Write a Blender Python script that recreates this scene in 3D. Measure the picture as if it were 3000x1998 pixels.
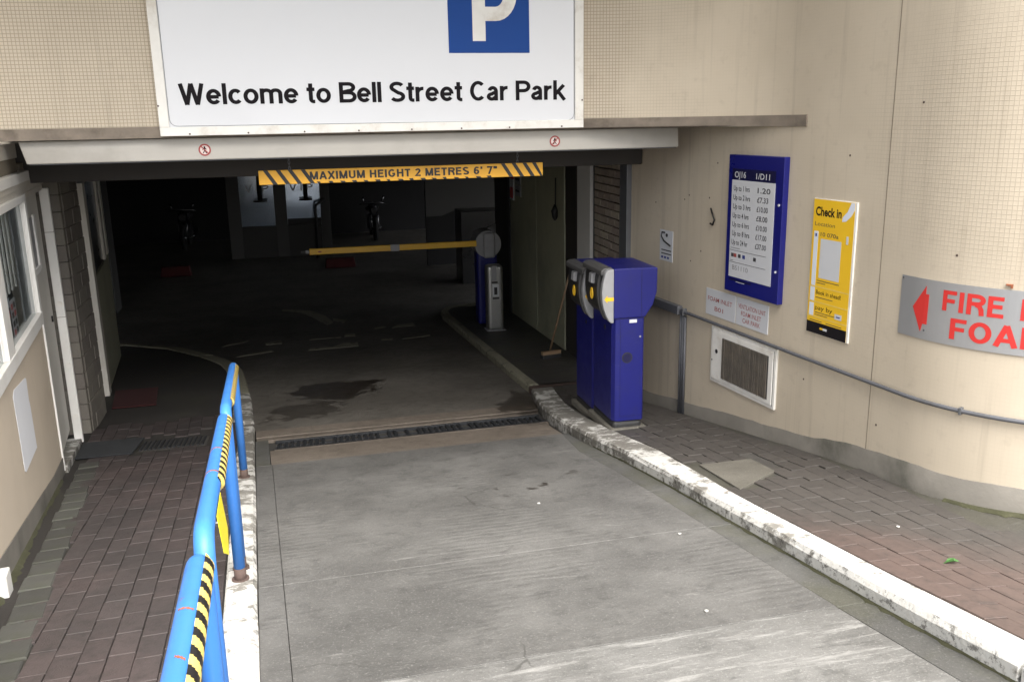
import bpy, bmesh, math, random
from mathutils import Vector, Matrix
random.seed(7)
R = math.radians
V = Vector
scene = bpy.context.scene
for o in list(bpy.data.objects): bpy.data.objects.remove(o)

# ------------------------------------------------------------------ camera
# (the camera stands on the ramp at the world origin, 1.6 m above the concrete)
F_PX, YAW, PITCH, ROLL = 2604.4, R(13.2), R(13.97), R(-1.0816)
fw = V((math.sin(YAW)*math.cos(PITCH), math.cos(YAW)*math.cos(PITCH), -math.sin(PITCH)))
rt = V((math.cos(YAW), -math.sin(YAW), 0)); up = rt.cross(fw)
r2 = rt*math.cos(ROLL)+up*math.sin(ROLL); u2 = -rt*math.sin(ROLL)+up*math.cos(ROLL)
cd = bpy.data.cameras.new('camera'); cam = bpy.data.objects.new('camera', cd)
scene.collection.objects.link(cam)
cd.sensor_width = 36; cd.lens = F_PX/3000*36; cd.clip_start = .05; cd.clip_end = 2000
cam.matrix_world = Matrix(((r2.x, u2.x, -fw.x, 0), (r2.y, u2.y, -fw.y, 0), (r2.z, u2.z, -fw.z, 0), (0, 0, 0, 1)))
scene.camera = cam

# ------------------------------------------------------------------ daylight (overcast)
SUN_EL, SUN_AZ = R(56), R(165)      # azimuth clockwise from +Y: behind the camera, to the right
w = bpy.data.worlds.new('World'); scene.world = w; w.use_nodes = True
nt = w.node_tree; nt.nodes.clear()
sky = nt.nodes.new('ShaderNodeTexSky'); sky.sky_type = 'NISHITA'; sky.sun_disc = False
sky.sun_elevation = SUN_EL; sky.sun_rotation = SUN_AZ; sky.dust_density = 4; sky.ozone_density = 1; sky.air_density = 1
hs = nt.nodes.new('ShaderNodeHueSaturation'); hs.inputs['Saturation'].default_value = .22
bgn = nt.nodes.new('ShaderNodeBackground'); bgn.inputs['Strength'].default_value = .10
wo = nt.nodes.new('ShaderNodeOutputWorld')
nt.links.new(sky.outputs[0], hs.inputs['Color']); nt.links.new(hs.outputs[0], bgn.inputs[0]); nt.links.new(bgn.outputs[0], wo.inputs[0])
sl = bpy.data.lights.new('sun', 'SUN'); sl.energy = 1.4; sl.angle = R(60); sl.color = (1, .95, .87)
so = bpy.data.objects.new('sun', sl); scene.collection.objects.link(so)
sd = V((math.sin(SUN_AZ)*math.cos(SUN_EL), math.cos(SUN_AZ)*math.cos(SUN_EL), math.sin(SUN_EL)))
so.rotation_euler = sd.to_track_quat('Z', 'Y').to_euler(); so.location = sd*20
vs = scene.view_settings
vs.view_transform = 'Standard'; vs.look = 'None'; vs.gamma = 1; vs.use_curve_mapping = False; vs.exposure = 2.1
scene.render.engine = 'CYCLES'
scene.cycles.max_bounces = 4

# ------------------------------------------------------------------ helpers
def link(o): scene.collection.objects.link(o); return o
def tag(o, label=None, cat=None, group=None, kind=None):
    if label: o['label'] = label
    if cat: o['category'] = cat
    if group: o['group'] = group
    if kind: o['kind'] = kind
    return o
def thing(name, label, cat, loc=(0, 0, 0), group=None):
    o = link(bpy.data.objects.new(name, None)); o.location = loc; o.empty_display_size = .1
    return tag(o, label, cat, group)
def attach(o, parent):
    if parent is not None:
        o.parent = parent
        pm = Matrix.Identity(4); p = parent
        chain = []
        while p is not None: chain.append(p); p = p.parent
        for q in reversed(chain): pm = pm @ q.matrix_parent_inverse @ q.matrix_basis
        o.matrix_parent_inverse = pm.inverted()
    return o
def mesh(name, vs_, fs, m, parent=None, smooth=False, uv=None, midx=None, bevel=0, seg=2):
    me = bpy.data.meshes.new(name); me.from_pydata([tuple(v) for v in vs_], [], fs); me.update()
    ms = m if isinstance(m, (list, tuple)) else [m]
    for x in ms: me.materials.append(x)
    if midx:
        for p, i in zip(me.polygons, midx): p.material_index = i
    if smooth:
        for p in me.polygons: p.use_smooth = True
    if uv:
        L = me.uv_layers.new(name='UVMap')
        for lp in me.loops: L.data[lp.index].uv = uv[lp.vertex_index]
    bm = bmesh.new(); bm.from_mesh(me); bmesh.ops.recalc_face_normals(bm, faces=bm.faces); bm.to_mesh(me); bm.free()
    o = link(bpy.data.objects.new(name, me)); attach(o, parent)
    if bevel:
        b = o.modifiers.new('bevel', 'BEVEL'); b.width = bevel; b.segments = seg; b.limit_method = 'ANGLE'; b.angle_limit = R(40)
    return o
QB = [(0, 3, 2, 1), (4, 5, 6, 7), (0, 1, 5, 4), (1, 2, 6, 5), (2, 3, 7, 6), (3, 0, 4, 7)]
def bvf(o, a, b, c):
    o, a, b, c = V(o), V(a), V(b), V(c)
    return [o, o+a, o+a+b, o+b, o+c, o+a+c, o+a+b+c, o+b+c], QB
def obox(name, o, a, b, c, m, parent=None, bevel=.003, seg=2):
    v, f = bvf(o, a, b, c); return mesh(name, v, f, m, parent, bevel=bevel, seg=seg)
def box(name, lo, hi, m, parent=None, bevel=.003, seg=2):
    lo, hi = V(lo), V(hi); d = hi-lo
    return obox(name, lo, (d.x, 0, 0), (0, d.y, 0), (0, 0, d.z), m, parent, bevel, seg)
def boxes(name, lst, m, parent=None, bevel=0):
    vv, ff = [], []
    for (o, a, b, c) in lst:
        v, f = bvf(o, a, b, c); n = len(vv); vv += v; ff += [tuple(i+n for i in q) for q in f]
    return mesh(name, vv, ff, m, parent, bevel=bevel)
def prism(name, pts, d, m, parent=None, bevel=0, smooth=False, seg=2):
    """closed polygon of 3-D points pushed along d"""
    pts = [V(p) for p in pts]; d = V(d); n = len(pts)
    v = pts+[p+d for p in pts]
    f = [tuple(range(n)), tuple(range(2*n-1, n-1, -1))]+[(i, (i+1) % n, n+(i+1) % n, n+i) for i in range(n)]
    return mesh(name, v, f, m, parent, smooth, bevel=bevel, seg=seg)
def tube_vf(pts, rad, n=12, caps=True):
    pts = [V(p) for p in pts]; vv, ff = [], []
    ref = None
    for i, p in enumerate(pts):
        t = (pts[min(i+1, len(pts)-1)]-pts[max(i-1, 0)]).normalized()
        if ref is None:
            ref = V((0, 0, 1)) if abs(t.z) < .9 else V((1, 0, 0))
        s = t.cross(ref).normalized(); ref = s.cross(t).normalized()
        r = rad[i] if isinstance(rad, (list, tuple)) else rad
        for k in range(n):
            a = 2*math.pi*k/n; vv.append(p+s*(math.cos(a)*r)+ref*(math.sin(a)*r))
    for i in range(len(pts)-1):
        for k in range(n):
            k2 = (k+1) % n; ff.append((i*n+k, i*n+k2, (i+1)*n+k2, (i+1)*n+k))
    if caps: ff += [tuple(range(n-1, -1, -1)), tuple(range((len(pts)-1)*n, len(pts)*n))]
    return vv, ff
def tube(name, pts, rad, m, parent=None, n=12, caps=True):
    v, f = tube_vf(pts, rad, n, caps); o = mesh(name, v, f, m, parent)
    for p in o.data.polygons: p.use_smooth = len(p.vertices) == 4
    return o
def fillet(pts, r, k=6):
    pts = [V(p) for p in pts]; out = [pts[0]]
    for a, b, c in zip(pts, pts[1:], pts[2:]):
        d1 = (a-b).normalized(); d2 = (c-b).normalized(); p, q = b+d1*r, b+d2*r
        for i in range(k+1):
            t = i/k; out.append(p*(1-t)**2+b*2*t*(1-t)+q*t*t)
    return out+[pts[-1]]
def text_mesh(body, offset=0, extrude=.5):
    cu = bpy.data.curves.new('lettering', 'FONT'); cu.body = body; cu.size = 1; cu.offset = offset; cu.resolution_u = 3
    ob = bpy.data.objects.new('lettering', cu); link(ob)
    dg = bpy.context.evaluated_depsgraph_get(); dg.update()
    me = bpy.data.meshes.new_from_object(ob.evaluated_get(dg))
    vs_ = [V(v.co) for v in me.vertices]; fs = [tuple(p.vertices) for p in me.polygons]
    bpy.data.objects.remove(ob); bpy.data.curves.remove(cu); bpy.data.meshes.remove(me)
    return vs_, fs
def lettering(body, fn, wid, hei, m, parent, offset=0, name='lettering', full=False):
    """fn(u, v) -> 3-D point; text fitted to wid x hei (hei = cap height)"""
    vs_, fs = text_mesh(body, offset)
    x0 = min(v.x for v in vs_); x1 = max(v.x for v in vs_); y0 = min(v.y for v in vs_); y1 = max(v.y for v in vs_)
    if not full: y0 = max(y0, -.02)
    pts = [fn((v.x-x0)/(x1-x0)*wid, (v.y-y0)/(y1-y0)*hei) for v in vs_]
    return mesh(name, pts, fs, m, parent)

def ell(cx, cy, rx, ry, a0, a1, n=14):
    return [(cx+rx*math.cos(R(a0+(a1-a0)*i/n)), cy+ry*math.sin(R(a0+(a1-a0)*i/n))) for i in range(n+1)]
def glyph(ch, w):
    """skeleton of a plain grotesque letter: (strokes, width), cap height 1"""
    h = w/2; X = .735; C1 = 1-h
    G = {
     'o': ([ell(.31, X/2, .31-h, X/2-h, 0, 360, 28)], .62),
     'e': ([[(h*1.2, X*.49), (.59-h, X*.49)], ell(.305, X/2, .305-h, X/2-h, 0, 322, 26)], .60),
     'c': ([ell(.30, X/2, .30-h, X/2-h, 42, 318, 24)], .56),
     'l': ([[(h, 0), (h, 1)]], w),
     'm': ([[(h, 0), (h, X)], ell(.275, X-h-.16, .275-h, .16, 180, 0, 10)+[(.55-h, 0)], ell(.275+.55-w, X-h-.16, .275-h, .16, 180, 0, 10)+[(1.10-w-h, 0)]], 1.10-w),
     't': ([[(.17, .95), (.17, .19)]+ell(.29, .19, .12, .19-h*.85, 180, 275, 7)+[(.34, h*.85)], [(0, X-h*.8), (.34, X-h*.8)]], .34),
     'r': ([[(h, 0), (h, X)], ell(.33, X-h-.24, .33-h, .24, 180, 82, 8)], .38),
     'a': ([[(.52-h, 0), (.52-h, .45)]+ell(.28, .47, .24-h, X-.47-h, 0, 165, 12), [(.52-h, .42)]+[(.34, .395)]+ell(.235, .205, .235-h, .205-h*.9, 95, 300, 14)+[(.52-h, .2)]], .55),
     'k': ([[(h, 0), (h, 1)], [(h, .27), (.50, X+.02)], [(.23, .43), (.54, -.02)]], .58),
     'W': ([[(.08, 1.0), (.30, .0)], [(.30, 0.), (.50, 1.)], [(.50, 1.), (.72, 0.)], [(.72, 0.), (.94, 1.)]], 1.02),
     'V': ([[(.08, 1.0), (.36, .0)], [(.36, 0.), (.64, 1.)]], .72),
     'B': ([[(h, 0), (h, 1)], [(h, C1), (.40, C1)]+ell(.40, .745, .27-h*.6, .255-h, 90, -90, 10)+[(h, .49)], [(h, .49), (.42, .49)]+ell(.42, .245+h*.5, .29-h*.6, .245-h*.5, 90, -90, 10)+[(h, h)]], .70),
     'S': ([ell(.33, .735, .33-h, .265-h, 25, 250, 16)[:-1]+ell(.34, .265, .34-h, .27-h, 80, -155, 16)], .68),
     'C': ([ell(.37, .5, .37-h, .5-h, 45, 315, 26)], .70),
     'G': ([ell(.38, .5, .38-h, .5-h, 45, 330, 26)+[(.72-h, .44), (.42, .44)]], .76),
     'P': ([[(h, 0), (h, 1)], [(h, C1), (.38, C1)]+ell(.38, .70, .28-h*.6, .30-h, 90, -90, 12)+[(h, .40+h)]], .66),
     'p': ([[(h, 0), (h, 1)], [(h, C1), (.34, C1)]+ell(.34, .635, .28-h*.6, .365-h, 90, -90, 16)+[(h, .27+h)]], .62),
     'R': ([[(h, 0), (h, 1)], [(h, C1), (.40, C1)]+ell(.40, .72, .28-h*.6, .28-h, 90, -90, 12)+[(h, .44+h)], [(.36, .50), (.50, .42), (.57, .28), (.60, 0)]], .68),
     'M': ([[(h, 0), (h, 1)], [(.82-h, 0), (.82-h, 1)], [(h, 1), (.41, .02)], [(.41, .02), (.82-h, 1)]], .82),
     'A': ([[(.06, 0), (.36, 1)], [(.36, 1), (.66, 0)], [(.17, .30), (.55, .30)]], .72),
     'X': ([[(.05, 0), (.61, 1)], [(.05, 1), (.61, 0)]], .66),
     'I': ([[(h, 0), (h, 1)]], w),
     'U': ([[(h, 1), (h, .32)]+ell(.34, .32, .34-h, .32-h, 180, 360, 14)+[(.68-h, 1)]], .68),
     'H': ([[(h, 0), (h, 1)], [(.68-h, 0), (.68-h, 1)], [(h, .52), (.68-h, .52)]], .68),
     'E': ([[(h, 0), (h, 1)], [(h, C1), (.58, C1)], [(h, .52), (.54, .52)], [(h, h), (.60, h)]], .60),
     'F': ([[(h, 0), (h, 1)], [(h, C1), (.58, C1)], [(h, .50), (.52, .50)]], .58),
     'T': ([[(.29, 0), (.29, 1)], [(0, C1), (.58, C1)]], .58),
     'O': ([ell(.38, .5, .38-h, .5-h, 0, 360, 30)], .76),
     '2': ([ell(.29, .70, .29-h, .30-h, 165, -25, 12)+[(h*.9, h), (.58, h)]], .58),
     '6': ([ell(.30, .32, .30-h, .32-h, 0, 360, 22), ell(.34, .48, .34-h, .52-h, 180, 50, 12)], .60),
     '7': ([[(0, C1), (.50, C1), (.20, 0)]], .56),
     "'": ([[(h, .68), (h, 1)]], w), '"': ([[(h, .68), (h, 1)], [(h+.2, .68), (h+.2, 1)]], w+.2),
    }
    return G[ch]
def stroke(pts, w):
    q_ = [pts[0]]
    for p in pts[1:]:
        if math.hypot(p[0]-q_[-1][0], p[1]-q_[-1][1]) > .012: q_.append(p)
    if math.hypot(pts[0][0]-pts[-1][0], pts[0][1]-pts[-1][1]) < 1e-5: q_[-1] = pts[0]
    pts = q_
    out_l, out_r = [], []; n = len(pts); cl = (abs(pts[0][0]-pts[-1][0])+abs(pts[0][1]-pts[-1][1])) < 1e-5
    def nrm(a, b): d = math.hypot(b[0]-a[0], b[1]-a[1]) or 1; return (-(b[1]-a[1])/d, (b[0]-a[0])/d)
    for i in range(n):
        if cl: p, q = pts[(i-1) % (n-1)], pts[(i+1) % (n-1)]; n1 = nrm(p, pts[i]); n2 = nrm(pts[i], q)
        else: n1 = nrm(pts[max(i-1, 0)], pts[max(i, 1)]) ; n2 = nrm(pts[min(i, n-2)], pts[min(i+1, n-1)])
        m = (n1[0]+n2[0], n1[1]+n2[1]); l = math.hypot(*m) or 1; m = (m[0]/l, m[1]/l); k = 1/max(.6, m[0]*n2[0]+m[1]*n2[1])
        out_l.append((pts[i][0]+m[0]*w/2*k, pts[i][1]+m[1]*w/2*k)); out_r.append((pts[i][0]-m[0]*w/2*k, pts[i][1]-m[1]*w/2*k))
    return out_l, out_r
def sign_letters(body, fn, wid, hei, m, parent, w=.19, gap=.10, space=.36, nrm=(0, -1, 0)):
    """one object per letter; fn(u, v) -> point"""
    adv = []; tot = 0
    for ch in body:
        if ch == ' ': tot += space; continue
        g_ = glyph(ch, w); adv.append((tot, g_)); tot += g_[1]+gap
    tot -= gap; k = wid/tot; nrm = V(nrm)
    for x0, (strokes, _) in adv:
        vv, ff = [], []
        for si, st in enumerate(strokes):
            l_, r_ = stroke(st, w); b = len(vv)
            for a, c in zip(l_, r_):
                vv += [fn((x0+a[0])*k, a[1]*hei)+nrm*(.00012*si), fn((x0+c[0])*k, c[1]*hei)+nrm*(.00012*si)]
            ff += [(b+2*i, b+2*i+1, b+2*i+3, b+2*i+2) for i in range(len(l_)-1)]
        mesh('letter', vv, ff, m, parent)
def plane_fn(o, u, v, n=None, off=0):
    o, u, v = V(o), V(u).normalized(), V(v).normalized()
    nn = V(n).normalized()*off if n is not None else V((0, 0, 0))
    return lambda a, b: o+u*a+v*b+nn

# ------------------------------------------------------------------ materials
def new_mat(name):
    m = bpy.data.materials.new(name); m.use_nodes = True; t = m.node_tree
    return m, t, t.nodes['Principled BSDF']
def nd(t, ty, **kw):
    n = t.nodes.new(ty)
    for k, v in kw.items():
        if k in n.inputs: n.inputs[k].default_value = v
        else: setattr(n, k, v)
    return n
def mixc(t, fac, a, b, bt='MIX'):
    n = t.nodes.new('ShaderNodeMix'); n.data_type = 'RGBA'; n.blend_type = bt
    for sock, val in ((n.inputs['Factor'], fac), (n.inputs['A'], a), (n.inputs['B'], b)):
        if hasattr(val, 'type') and hasattr(val, 'links'): t.links.new(val, sock)
        else: sock.default_value = val if not isinstance(val, tuple) else (*val[:3], 1)
    return n.outputs['Result']
def math_n(t, op, a, b=None, c=None, clamp=False):
    n = t.nodes.new('ShaderNodeMath'); n.operation = op; n.use_clamp = clamp
    for i, val in enumerate((a, b, c)):
        if val is None: continue
        if hasattr(val, 'links'): t.links.new(val, n.inputs[i])
        else: n.inputs[i].default_value = val
    return n.outputs[0]
def ramp(t, src, lo, hi):
    n = t.nodes.new('ShaderNodeMapRange'); n.interpolation_type = 'SMOOTHSTEP'
    n.inputs['From Min'].default_value = lo; n.inputs['From Max'].default_value = hi
    t.links.new(src, n.inputs['Value']); return n.outputs['Result']
def coords(t, scale=(1, 1, 1), out='Object', loc=(0, 0, 0)):
    tc = t.nodes.new('ShaderNodeTexCoord'); mp = t.nodes.new('ShaderNodeMapping')
    mp.inputs['Scale'].default_value = scale; mp.inputs['Location'].default_value = loc
    t.links.new(tc.outputs[out], mp.inputs['Vector']); return mp.outputs[0]
def noise(t, scale, vec, detail=4, rough=.55, dist=0):
    n = nd(t, 'ShaderNodeTexNoise', Scale=scale, Detail=detail, Roughness=rough, Distortion=dist)
    t.links.new(vec, n.inputs['Vector']); return n.outputs['Fac']
def bump(t, bs, h, strength, dist, prev=None):
    b = nd(t, 'ShaderNodeBump', Strength=strength, Distance=dist); t.links.new(h, b.inputs['Height'])
    if prev is not None: t.links.new(prev, b.inputs['Normal'])
    t.links.new(b.outputs[0], bs.inputs['Normal']); return b.outputs[0]
def simple(name, col, rough=.5, metal=0, dirt=None, dirt_amt=.5, nscale=6, var=.12, bmp=.15, bscale=60, rnd=0, spec=.5, coat=0):
    m, t, bs = new_mat(name)
    v = coords(t)
    n1 = noise(t, nscale, v, 5)
    dark = tuple(c*(1-var*1.6) for c in col); lite = tuple(min(1, c*(1+var)) for c in col)
    c = mixc(t, n1, dark, lite)
    if dirt:
        n2 = noise(t, nscale*.45, v, 8, .65); c = mixc(t, math_n(t, 'MULTIPLY', ramp(t, n2, .48, .72), dirt_amt), c, dirt)
    if rnd:
        oi = t.nodes.new('ShaderNodeObjectInfo'); k = math_n(t, 'MULTIPLY_ADD', oi.outputs['Random'], 2*rnd, 1-rnd)
        hsn = t.nodes.new('ShaderNodeHueSaturation'); t.links.new(k, hsn.inputs['Value']); t.links.new(c, hsn.inputs['Color'])
        h2 = math_n(t, 'MULTIPLY_ADD', oi.outputs['Random'], .03, .485); t.links.new(h2, hsn.inputs['Hue']); c = hsn.outputs[0]
    t.links.new(c, bs.inputs['Base Color'])
    bs.inputs['Roughness'].default_value = rough; bs.inputs['Metallic'].default_value = metal
    bs.inputs['Specular IOR Level'].default_value = spec; bs.inputs['Coat Weight'].default_value = coat
    rr = math_n(t, 'MULTIPLY_ADD', n1, .18, rough-.09, clamp=True); t.links.new(rr, bs.inputs['Roughness'])
    if bmp: bump(t, bs, noise(t, bscale, v, 3), bmp, .004)
    return m

def brick_film(name, a, b, grad=None, rnd=.06):
    """paving bricks sharing one film of dirt: colour follows the place, with a little brick-to-brick change"""
    m, t, bs = new_mat(name)
    ge = t.nodes.new('ShaderNodeNewGeometry'); v = ge.outputs['Position']
    n1 = noise(t, 1.5, v, 8, .65); n2 = noise(t, 14, v, 6, .65); n3 = noise(t, 120, v, 3)
    f = ramp(t, n1, .34, .66)
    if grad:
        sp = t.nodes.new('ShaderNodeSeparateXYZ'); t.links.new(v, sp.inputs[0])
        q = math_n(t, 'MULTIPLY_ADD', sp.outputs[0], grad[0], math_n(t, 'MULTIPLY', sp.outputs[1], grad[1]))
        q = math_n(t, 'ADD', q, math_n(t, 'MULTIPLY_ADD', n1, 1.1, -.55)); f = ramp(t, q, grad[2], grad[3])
    c = mixc(t, f, a, b)
    c = mixc(t, math_n(t, 'MULTIPLY', ramp(t, n2, .45, .75), .55), c, tuple(x*.55 for x in b))
    c = mixc(t, math_n(t, 'MULTIPLY', ramp(t, n3, .6, .75), .35), c, tuple(x*1.9 for x in a))
    oi = t.nodes.new('ShaderNodeObjectInfo'); k = math_n(t, 'MULTIPLY_ADD', oi.outputs['Random'], 2*rnd, 1-rnd)
    hsn = t.nodes.new('ShaderNodeHueSaturation'); t.links.new(k, hsn.inputs['Value']); t.links.new(c, hsn.inputs['Color'])
    t.links.new(hsn.outputs[0], bs.inputs['Base Color']); bs.inputs['Specular IOR Level'].default_value = .4
    t.links.new(math_n(t, 'MULTIPLY_ADD', n2, .35, .45), bs.inputs['Roughness'])
    b0 = bump(t, bs, n2, .35, .008); bump(t, bs, n3, .5, .003, b0)
    return m

def mosaic_mat():
    """painted glass-mosaic wall: 23 mm tiles under beige paint; UV in metres"""
    m, t, bs = new_mat('painted_mosaic')
    uv = coords(t, (1, 1, 1), 'UV'); ob = coords(t)
    br = nd(t, 'ShaderNodeTexBrick', Scale=1.0); br.offset = 0; br.squash = 1
    br.inputs['Brick Width'].default_value = .0235; br.inputs['Row Height'].default_value = .0235
    br.inputs['Mortar Size'].default_value = .0026; br.inputs['Mortar Smooth'].default_value = .5
    br.inputs['Color1'].default_value = (.44, .44, .44, 1); br.inputs['Color2'].default_value = (.56, .56, .56, 1); br.inputs['Mortar'].default_value = (0, 0, 0, 1)
    t.links.new(uv, br.inputs['Vector'])
    sx_ = t.nodes.new('ShaderNodeSeparateXYZ'); t.links.new(ob, sx_.inputs[0])
    nz = noise(t, 1.1, ob, 4, .55)
    left = ramp(t, math_n(t, 'ADD', sx_.outputs[0], math_n(t, 'MULTIPLY_ADD', nz, 1.2, -.6)), 2.95, 2.3)
    dv = t.nodes.new('ShaderNodeVectorMath'); dv.operation = 'DISTANCE'; t.links.new(ob, dv.inputs[0]); dv.inputs[1].default_value = (3.45, 3.95, -.15)
    spot = ramp(t, math_n(t, 'ADD', dv.outputs['Value'], math_n(t, 'MULTIPLY_ADD', nz, .7, -.35)), .95, .3)
    worn = math_n(t, 'MAXIMUM', left, math_n(t, 'MULTIPLY', spot, .5))
    n1 = noise(t, 2.2, ob, 6); n2 = noise(t, 14, ob, 4)
    c = mixc(t, n1, (.505, .435, .335), (.62, .54, .425))
    c = mixc(t, math_n(t, 'MULTIPLY', ramp(t, n2, .55, .8), .25), c, (.36, .30, .23))
    jf = math_n(t, 'MULTIPLY', br.outputs['Fac'], math_n(t, 'MULTIPLY_ADD', worn, .45, .03))
    c = mixc(t, jf, c, (.16, .12, .085))
    # rain streaks: stretched noise
    st = noise(t, 1.0, coords(t, (14, 14, .5)), 5, .6)
    c = mixc(t, math_n(t, 'MULTIPLY', ramp(t, st, .52, .74), .30), c, (.30, .25, .19))
    t.links.new(c, bs.inputs['Base Color']); bs.inputs['Roughness'].default_value = .62; bs.inputs['Specular IOR Level'].default_value = .3
    hgt = math_n(t, 'SUBTRACT', 1.0, br.outputs['Fac'])
    b1 = bump(t, bs, noise(t, 9, ob, 4), .12, .01)
    b = nd(t, 'ShaderNodeBump', Distance=.0022); t.links.new(hgt, b.inputs['Height']); t.links.new(b1, b.inputs['Normal'])
    t.links.new(math_n(t, 'MULTIPLY_ADD', worn, .7, .06), b.inputs['Strength'])
    t.links.new(b.outputs[0], bs.inputs['Normal'])
    return m

def concrete_mat(name, c0, c1, groove=.5, stain=True, green=0, scratch=0, scuff=.35):
    m, t, bs = new_mat(name)
    v = coords(t)
    n1 = noise(t, 1.3, v, 9, .66); n2 = noise(t, 8, v, 9, .72); n3 = noise(t, 95, v, 3, .6); n4 = noise(t, 260, v, 2)
    c = mixc(t, ramp(t, n1, .3, .7), c0, c1)
    c = mixc(t, math_n(t, 'MULTIPLY', ramp(t, n2, .48, .72), .5), c, tuple(x*.5 for x in c0))
    # exposed aggregate
    c = mixc(t, math_n(t, 'MULTIPLY', ramp(t, n3, .55, .72), .45), c, tuple(min(1, x*1.9) for x in c1))
    c = mixc(t, math_n(t, 'MULTIPLY', ramp(t, n4, .58, .7), .5), c, tuple(x*.4 for x in c0))
    # pale cement scuffs drawn out across the lane
    sc = noise(t, 2.2, coords(t, (1, 4.2, 1), loc=(3, 1, 0)), 11, .78, .5)
    c = mixc(t, math_n(t, 'MULTIPLY', ramp(t, sc, .60, .68), scuff), c, tuple(min(1, x*2.3) for x in c1))
    # hairline cracks
    vo = nd(t, 'ShaderNodeTexVoronoi', Scale=.85); vo.feature = 'DISTANCE_TO_EDGE'
    wb = nd(t, 'ShaderNodeTexNoise', Scale=3.0, Detail=5); t.links.new(v, wb.inputs['Vector'])
    va0 = t.nodes.new('ShaderNodeVectorMath'); va0.operation = 'MULTIPLY_ADD'; t.links.new(wb.outputs['Color'], va0.inputs[0]); va0.inputs[1].default_value = (.35, .35, 0); t.links.new(v, va0.inputs[2])
    t.links.new(va0.outputs[0], vo.inputs['Vector'])
    crack = math_n(t, 'MULTIPLY', ramp(t, vo.outputs['Distance'], .006, .001), ramp(t, noise(t, .9, v, 2), .56, .64))
    c = mixc(t, math_n(t, 'MULTIPLY', crack, .5), c, (.02, .018, .015))
    if scratch:
        ds = coords(t, (1, 1, 1)); rot = t.nodes.new('ShaderNodeMapping'); rot.inputs['Rotation'].default_value = (0, 0, R(-38)); rot.inputs['Scale'].default_value = (1.2, 9, 1)
        t.links.new(ds, rot.inputs['Vector']); q = noise(t, 2.4, rot.outputs[0], 8, .7, .3)
        c = mixc(t, math_n(t, 'MULTIPLY', ramp(t, q, .52, .66), scratch), c, tuple(min(1, x*1.6) for x in c1))
        c = mixc(t, math_n(t, 'MULTIPLY', ramp(t, q, .42, .34), scratch*.8), c, tuple(x*.55 for x in c0))
    if green:
        c = mixc(t, math_n(t, 'MULTIPLY', ramp(t, noise(t, 2.1, v, 6, .6), .40, .62), green), c, (.075, .075, .03))
    rough = .62
    if stain:
        # oil and damp spots dropped by waiting cars: noise-edged blots at fixed places
        sep = t.nodes.new('ShaderNodeSeparateXYZ'); tc = t.nodes.new('ShaderNodeTexCoord')
        wob = nd(t, 'ShaderNodeTexNoise', Scale=3.4, Detail=8, Roughness=.7); t.links.new(tc.outputs['Object'], wob.inputs['Vector'])
        vm = t.nodes.new('ShaderNodeVectorMath'); vm.operation = 'MULTIPLY_ADD'
        t.links.new(wob.outputs['Color'], vm.inputs[0]); vm.inputs[1].default_value = (1.5, 1.5, 0)
        va = t.nodes.new('ShaderNodeVectorMath'); va.operation = 'ADD'; va.inputs[1].default_value = (-.75, -.75, 0)
        t.links.new(tc.outputs['Object'], vm.inputs[2]); t.links.new(vm.outputs[0], va.inputs[0]); t.links.new(va.outputs[0], sep.inputs[0])
        tot = None
        for (sx, sy, ax, ay, k) in ((.22, 9.6, .50, .50, .9), (-.1, 8.75, .34, .32, .6), (2.05, 7.9, .2, .8, .7)):
            dx = math_n(t, 'DIVIDE', math_n(t, 'SUBTRACT', sep.outputs[0], sx), ax); dy = math_n(t, 'DIVIDE', math_n(t, 'SUBTRACT', sep.outputs[1], sy), ay)
            d2 = math_n(t, 'ADD', math_n(t, 'MULTIPLY', dx, dx), math_n(t, 'MULTIPLY', dy, dy))
            q = math_n(t, 'MULTIPLY', ramp(t, d2, 1.1, .7), k); tot = q if tot is None else math_n(t, 'MAXIMUM', tot, q)
        # small drips scattered in the waiting spot
        dp = nd(t, 'ShaderNodeTexVoronoi', Scale=7.5); t.links.new(va0.outputs[0], dp.inputs['Vector'])
        sp0 = t.nodes.new('ShaderNodeSeparateXYZ'); t.links.new(tc.outputs['Object'], sp0.inputs[0])
        ex = math_n(t, 'DIVIDE', math_n(t, 'SUBTRACT', sp0.outputs[0], 1.25), .55); ey = math_n(t, 'DIVIDE', math_n(t, 'SUBTRACT', sp0.outputs[1], 5.7), .8)
        zone = ramp(t, math_n(t, 'ADD', math_n(t, 'MULTIPLY', ex, ex), math_n(t, 'MULTIPLY', ey, ey)), 1.2, .3)
        drip = math_n(t, 'MULTIPLY', ramp(t, dp.outputs['Distance'], .30, .16), math_n(t, 'MULTIPLY', zone, ramp(t, noise(t, 5, v, 2), .5, .58)))
        tot = math_n(t, 'MAXIMUM', tot, math_n(t, 'MULTIPLY', drip, .8))
        c = mixc(t, tot, c, (.020, .015, .011))
        rg = math_n(t, 'MULTIPLY_ADD', tot, -.3, math_n(t, 'MULTIPLY_ADD', n2, .3, rough-.15)); t.links.new(rg, bs.inputs['Roughness'])
    else: bs.inputs['Roughness'].default_value = rough
    t.links.new(c, bs.inputs['Base Color']); bs.inputs['Specular IOR Level'].default_value = .4
    b0 = None
    if groove:
        # broomed grooves across the lane, wavering and worn away in places
        wv = nd(t, 'ShaderNodeTexWave', Scale=5.2, Distortion=7.5, Detail=4); wv.bands_direction = 'Y'
        wv.inputs['Detail Scale'].default_value = 1.1; t.links.new(coords(t, (.45, 1, 1)), wv.inputs['Vector'])
        gm = math_n(t, 'MULTIPLY', wv.outputs['Fac'], ramp(t, noise(t, 1.0, v, 4), .40, .62))
        b0 = bump(t, bs, gm, groove, .005)
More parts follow.
